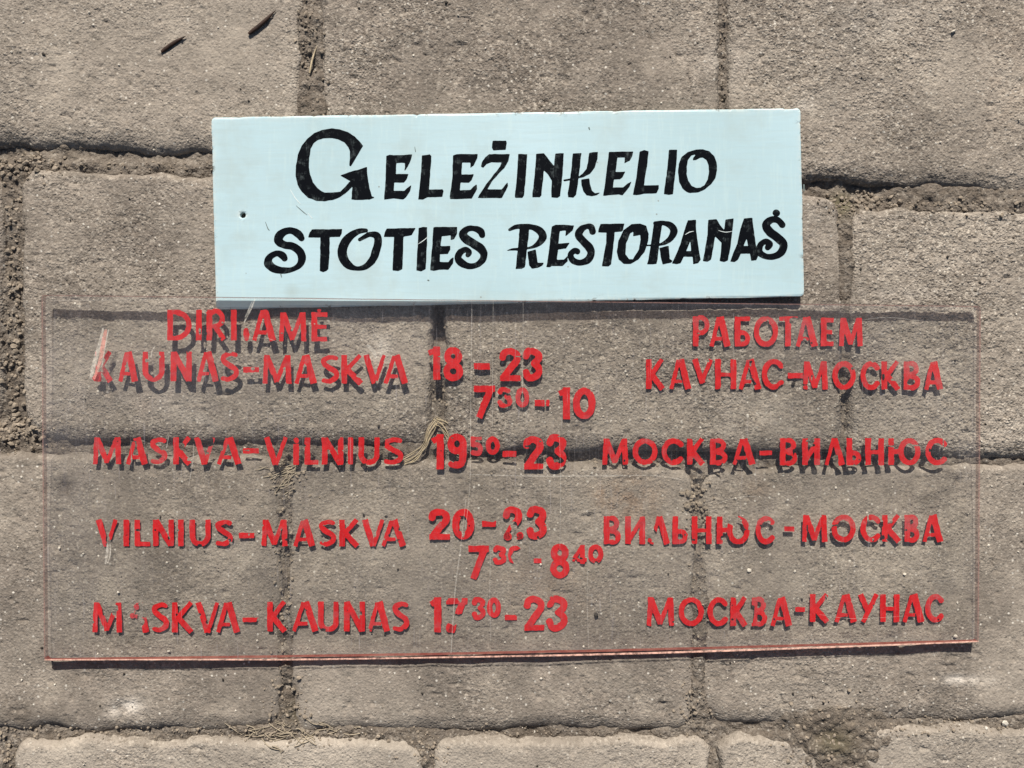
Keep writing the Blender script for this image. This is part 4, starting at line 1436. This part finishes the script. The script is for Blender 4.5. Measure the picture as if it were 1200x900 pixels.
HYPHENS = [(285, 303.6, 430, 436.5), (555.3, 573.8, 425.6, 433), (626.4, 644, 468.5, 476), (284.5, 303.4, 525, 531.5), (589, 605, 528.6, 535.4), (280, 298, 624.5, 630.5),
           (565, 581, 610.5, 617.5), (625.5, 634.5, 654.5, 660), (284, 304, 723.6, 729), (591.6, 606, 720.6, 726.8), (923, 941, 436.8, 443.5), (890, 905, 528, 533.6),
           (919, 931, 617, 622.8), (932, 943.5, 711.5, 717)]
BLOBS = [(285, 292.5, 385, 399)]

# places where the paint has flaked away (x, y, rx, ry) and where it is merely rubbed thin
FLAKED = [(117, 418, 6, 18), (124, 405, 5, 6), (126, 631, 2.5, 5), (131, 637, 6, 4.5), (166, 715, 8, 10), (158, 734, 7, 9), (165, 728, 4, 5), (176, 706, 3, 4),
          (247, 518, 3, 5), (259, 524, 3, 5), (213, 523, 3, 5), (602, 616, 4, 5), (602, 626, 5, 7), (612, 618, 3, 8), (601, 631, 4, 4), (531, 726, 8, 6), (541, 734, 6, 8), (530, 720, 3, 4),
          (606, 652, 8, 9), (609, 658, 6, 6), (930, 375, 5, 4), (190, 524, 3, 4), (765, 627, 6, 8), (761, 618, 3, 6), (1066, 448, 3, 3), (860, 610, 8, 5), (866, 622, 5, 5),
          (297, 372, 3, 8), (528, 620, 2, 6), (543, 622, 1.6, 8), (943, 400, 2, 4)]
RUBBED = [(250, 390, 4, 14, 0.4), (120, 430, 12, 10, 0.5), (160, 718, 12, 14, 0.55), (940, 384, 12, 8, 0.7), (820, 378, 14, 8, 0.45), (900, 376, 14, 7, 0.5), (1070, 430, 14, 10, 0.55), (245, 526, 16, 10, 0.45),
          (150, 520, 22, 8, 0.25), (560, 524, 12, 12, 0.45), (890, 610, 20, 8, 0.35), (1068, 612, 14, 9, 0.55), (890, 705, 14, 10, 0.5), (740, 612, 20, 8, 0.35), (185, 536, 10, 8, 0.5),
          (990, 608, 14, 6, 0.35), (1070, 520, 20, 8, 0.3), (990, 428, 40, 6, 0.35), (612, 465, 8, 12, 0.4), (600, 465, 8, 14, 0.3), (1095, 700, 14, 6, 0.35), (990, 712, 12, 10, 0.25), (350, 612, 14, 10, 0.3)]


def wear(X, Y):
    e = 0.30 * fbm(X, Y, 6, 2, 600) + 0.28 * vnoise(X, Y, 2.6, 610)
    chip = 2.6 * sstep(0.66, 0.95, vnoise(X, Y, 5.5, 620)) + 5.0 * sstep(0.80, 0.97, vnoise(X, Y, 9, 630))
    fl = -1e3 + 0 * X
    for (x, y, rx, ry) in FLAKED:
        q = np.hypot((X - x) / rx, (Y - y) / ry)
        fl = np.maximum(fl, (1.0 - q) * 6 + 1.6 * fbm(X, Y, 4.5, 2, 640))
    return e, chip, fl


def rub_fn(X, Y):
    r = 0
    for (x, y, rx, ry, a) in RUBBED:
        r = r + a * gauss(X, Y, x, y, rx, ry)
    r = 0.8 * r + 0.22 * sstep(0.5, 0.95, fbm(X, Y, 12, 2, 650))
    # the upper ends of the strokes were sprayed thinner
    return np.clip(r, 0, 1)


let_z = lambda x, y: sheet_zb(x, y) - 0.12


def red_glyph(name, ch, x0, x1, y0, y1, w):
    g = glyph(ch, x0, x1, y0, y1, w)
    x0_, x1_ = x0 - 3, x1 + 3
    y0_, y1_ = y0 - 9, y1 + 3

    def f(X, Y):
        d = g(X, Y)
        e, chip, fl = wear(X, Y)
        d = d + e
        d = np.maximum(d, np.minimum(chip - 1.6, 3) + np.maximum(-d, 0) * -0.2 - 0.0)
        return np.maximum(d, fl)
    return glyph_object(name, f, (x0_, x1_, y0_, y1_), 0.85, let_z, MAT_RED, sheet, rub_fn)


for (y0, y1, text, xs_) in ROWS:
    for ch, (a, b) in zip(text, xs_):
        red_glyph('letter', ch, a, b, y0, y1, 6.7)
for (ch, a, b, y0, y1, w) in DIGITS:
    red_glyph('digit', ch, a, b, y0, y1, w)
for (a, b, y0, y1) in HYPHENS:
    red_glyph('hyphen', '-', a, b, y0, y1, y1 - y0)
for (a, b, y0, y1) in BLOBS:
    red_glyph('paint_fleck', '.', a, b, y0, y1, 6)
for (x, y, r) in [(112, 443, 3.8), (595, 628, 4.4), (609.5, 628, 4.2), (527, 736, 4.6), (761.5, 633, 2.6), (160, 711, 3.2), (155, 722, 2.6)]:
    def f(X, Y, x=x, y=y, r=r):
        return np.hypot(X - x, (Y - y) * 0.9) - r + 0.7 * fbm(X, Y, 5, 2, 660)
    glyph_object('paint_fleck', f, (x - 8, x + 8, y - 8, y + 8), 0.8, let_z, MAT_RED, sheet, rub_fn)

# rim strips with painted glow, then scratches, on the top face
sz_r = lambda x, y: sheet_zb(x, y) + ST_T + 0.06
MAT_RIM = scratch_material('painted_glow_rim', (0.88, 0.52, 0.40), 0.9)  # pale pink painted in for sunlight glowing along the lower edge
MAT_RIM2 = scratch_material('faint_pink_rim', (0.55, 0.30, 0.25), 0.26)
flat_line('sawn_glow_rim', [(51.8, 773.2, 1.6), (200, 772.9, 1.5), (345, 772.8, 2.0), (500, 770.6, 1.8), (700, 766.9, 2.2), (900, 760.9, 2.2), (1050, 755.5, 1.8), (1147, 751.5, 1.5)], sz_r, MAT_RIM, sheet)
flat_line('sawn_glow_rim', [(49.4, 347, 1.5), (50.5, 560, 1.6), (52.4, 771, 1.6)], sz_r, MAT_RIM2, sheet)
flat_line('sawn_glow_rim', [(1148.6, 360, 1.6), (1147.6, 560, 1.8), (1146.2, 750, 1.8)], sz_r, MAT_RIM2, sheet)
flat_line('sawn_glow_rim', [(50, 346.4, 0.9), (400, 350.5, 0.8), (700, 354, 1.0), (1148, 359.4, 1.2)], sz_r, MAT_RIM2, sheet)
sz = lambda x, y: sheet_zb(x, y) + ST_T + 0.1
WIDE = [([(124, 386, 3), (121, 402, 5), (117, 424, 4), (110, 444, 3)], MAT_SCR2), ([(121, 384, 2), (117, 402, 4), (111, 424, 5), (106, 444, 3)], MAT_SCR), ([(127, 386, 1), (124, 402, 1.6), (119, 430, 1)], MAT_SCR),
        ([(126, 636, 1.5), (125.5, 648, 3.2), (123.5, 661, 1.6)], MAT_SCR), ([(129, 637, 1), (129, 650, 1.6), (126, 660, 1)], MAT_SCR),
        ([(299, 350, 1), (294, 362, 2), (286, 378, 1.5)], MAT_SCR), ([(296, 352, 0.8), (290, 366, 1.4), (287, 372, 0.8)], MAT_SCR),
        ([(430, 404, 3), (437, 411, 5), (441, 420, 2)], MAT_HAIR), ([(182, 405, 0.8), (178, 412, 1.6), (177, 420, 0.8)], MAT_SCR)]
HAIR = [[(553, 362, 0.7), (552, 440, 0.7), (551, 560, 0.7)], [(578, 350, 0.5), (577.5, 420, 0.5), (577, 500, 0.5)], [(613, 346, 0.6), (613, 400, 0.6), (612, 480, 0.6)],
        [(546, 585, 0.7), (540, 640, 1.0), (533.5, 690, 1.1), (528.5, 766, 0.9)], [(551, 560, 0.5), (549, 590, 0.8), (545, 620, 0.8)],
        [(551, 556, 0.9), (640, 558, 1.2), (730, 557, 0.9)], [(227, 520, 0.8), (226, 540, 1.2), (221, 570, 0.8)], [(198, 510, 0.7), (195, 525, 1.1)], [(239, 500, 0.6), (228, 512, 0.8)],
        [(322, 489, 0.6), (345, 485, 0.9), (362, 482, 0.6)], [(298, 396, 0.6), (315, 397, 0.8), (327, 402, 0.6)], [(700, 559, 0.5), (760, 557, 0.9), (800, 562, 0.5)],
        [(655, 500, 0.4), (657, 560, 0.6), (656, 640, 0.4)], [(690, 640, 0.4), (688, 700, 0.6), (690, 760, 0.4)], [(60, 352, 0.5), (250, 350.5, 0.6), (420, 351, 0.5)],
        [(575, 640, 0.4), (574, 700, 0.6), (575, 752, 0.4)], [(1010, 375, 0.4), (1040, 372, 0.7), (1080, 376, 0.4)], [(840, 590, 0.4), (870, 582, 0.7), (905, 584, 0.4)],
        [(60, 470, 0.3), (75, 468, 0.7), (90, 470, 0.3)], [(960, 720, 0.3), (1000, 725, 0.7), (1060, 722, 0.3)]]
for pts, m_ in WIDE:
    flat_line('scratch', pts, sz, m_, sheet)
for pts in HAIR:
    flat_line('scratch', pts, sz, MAT_HAIR, sheet)
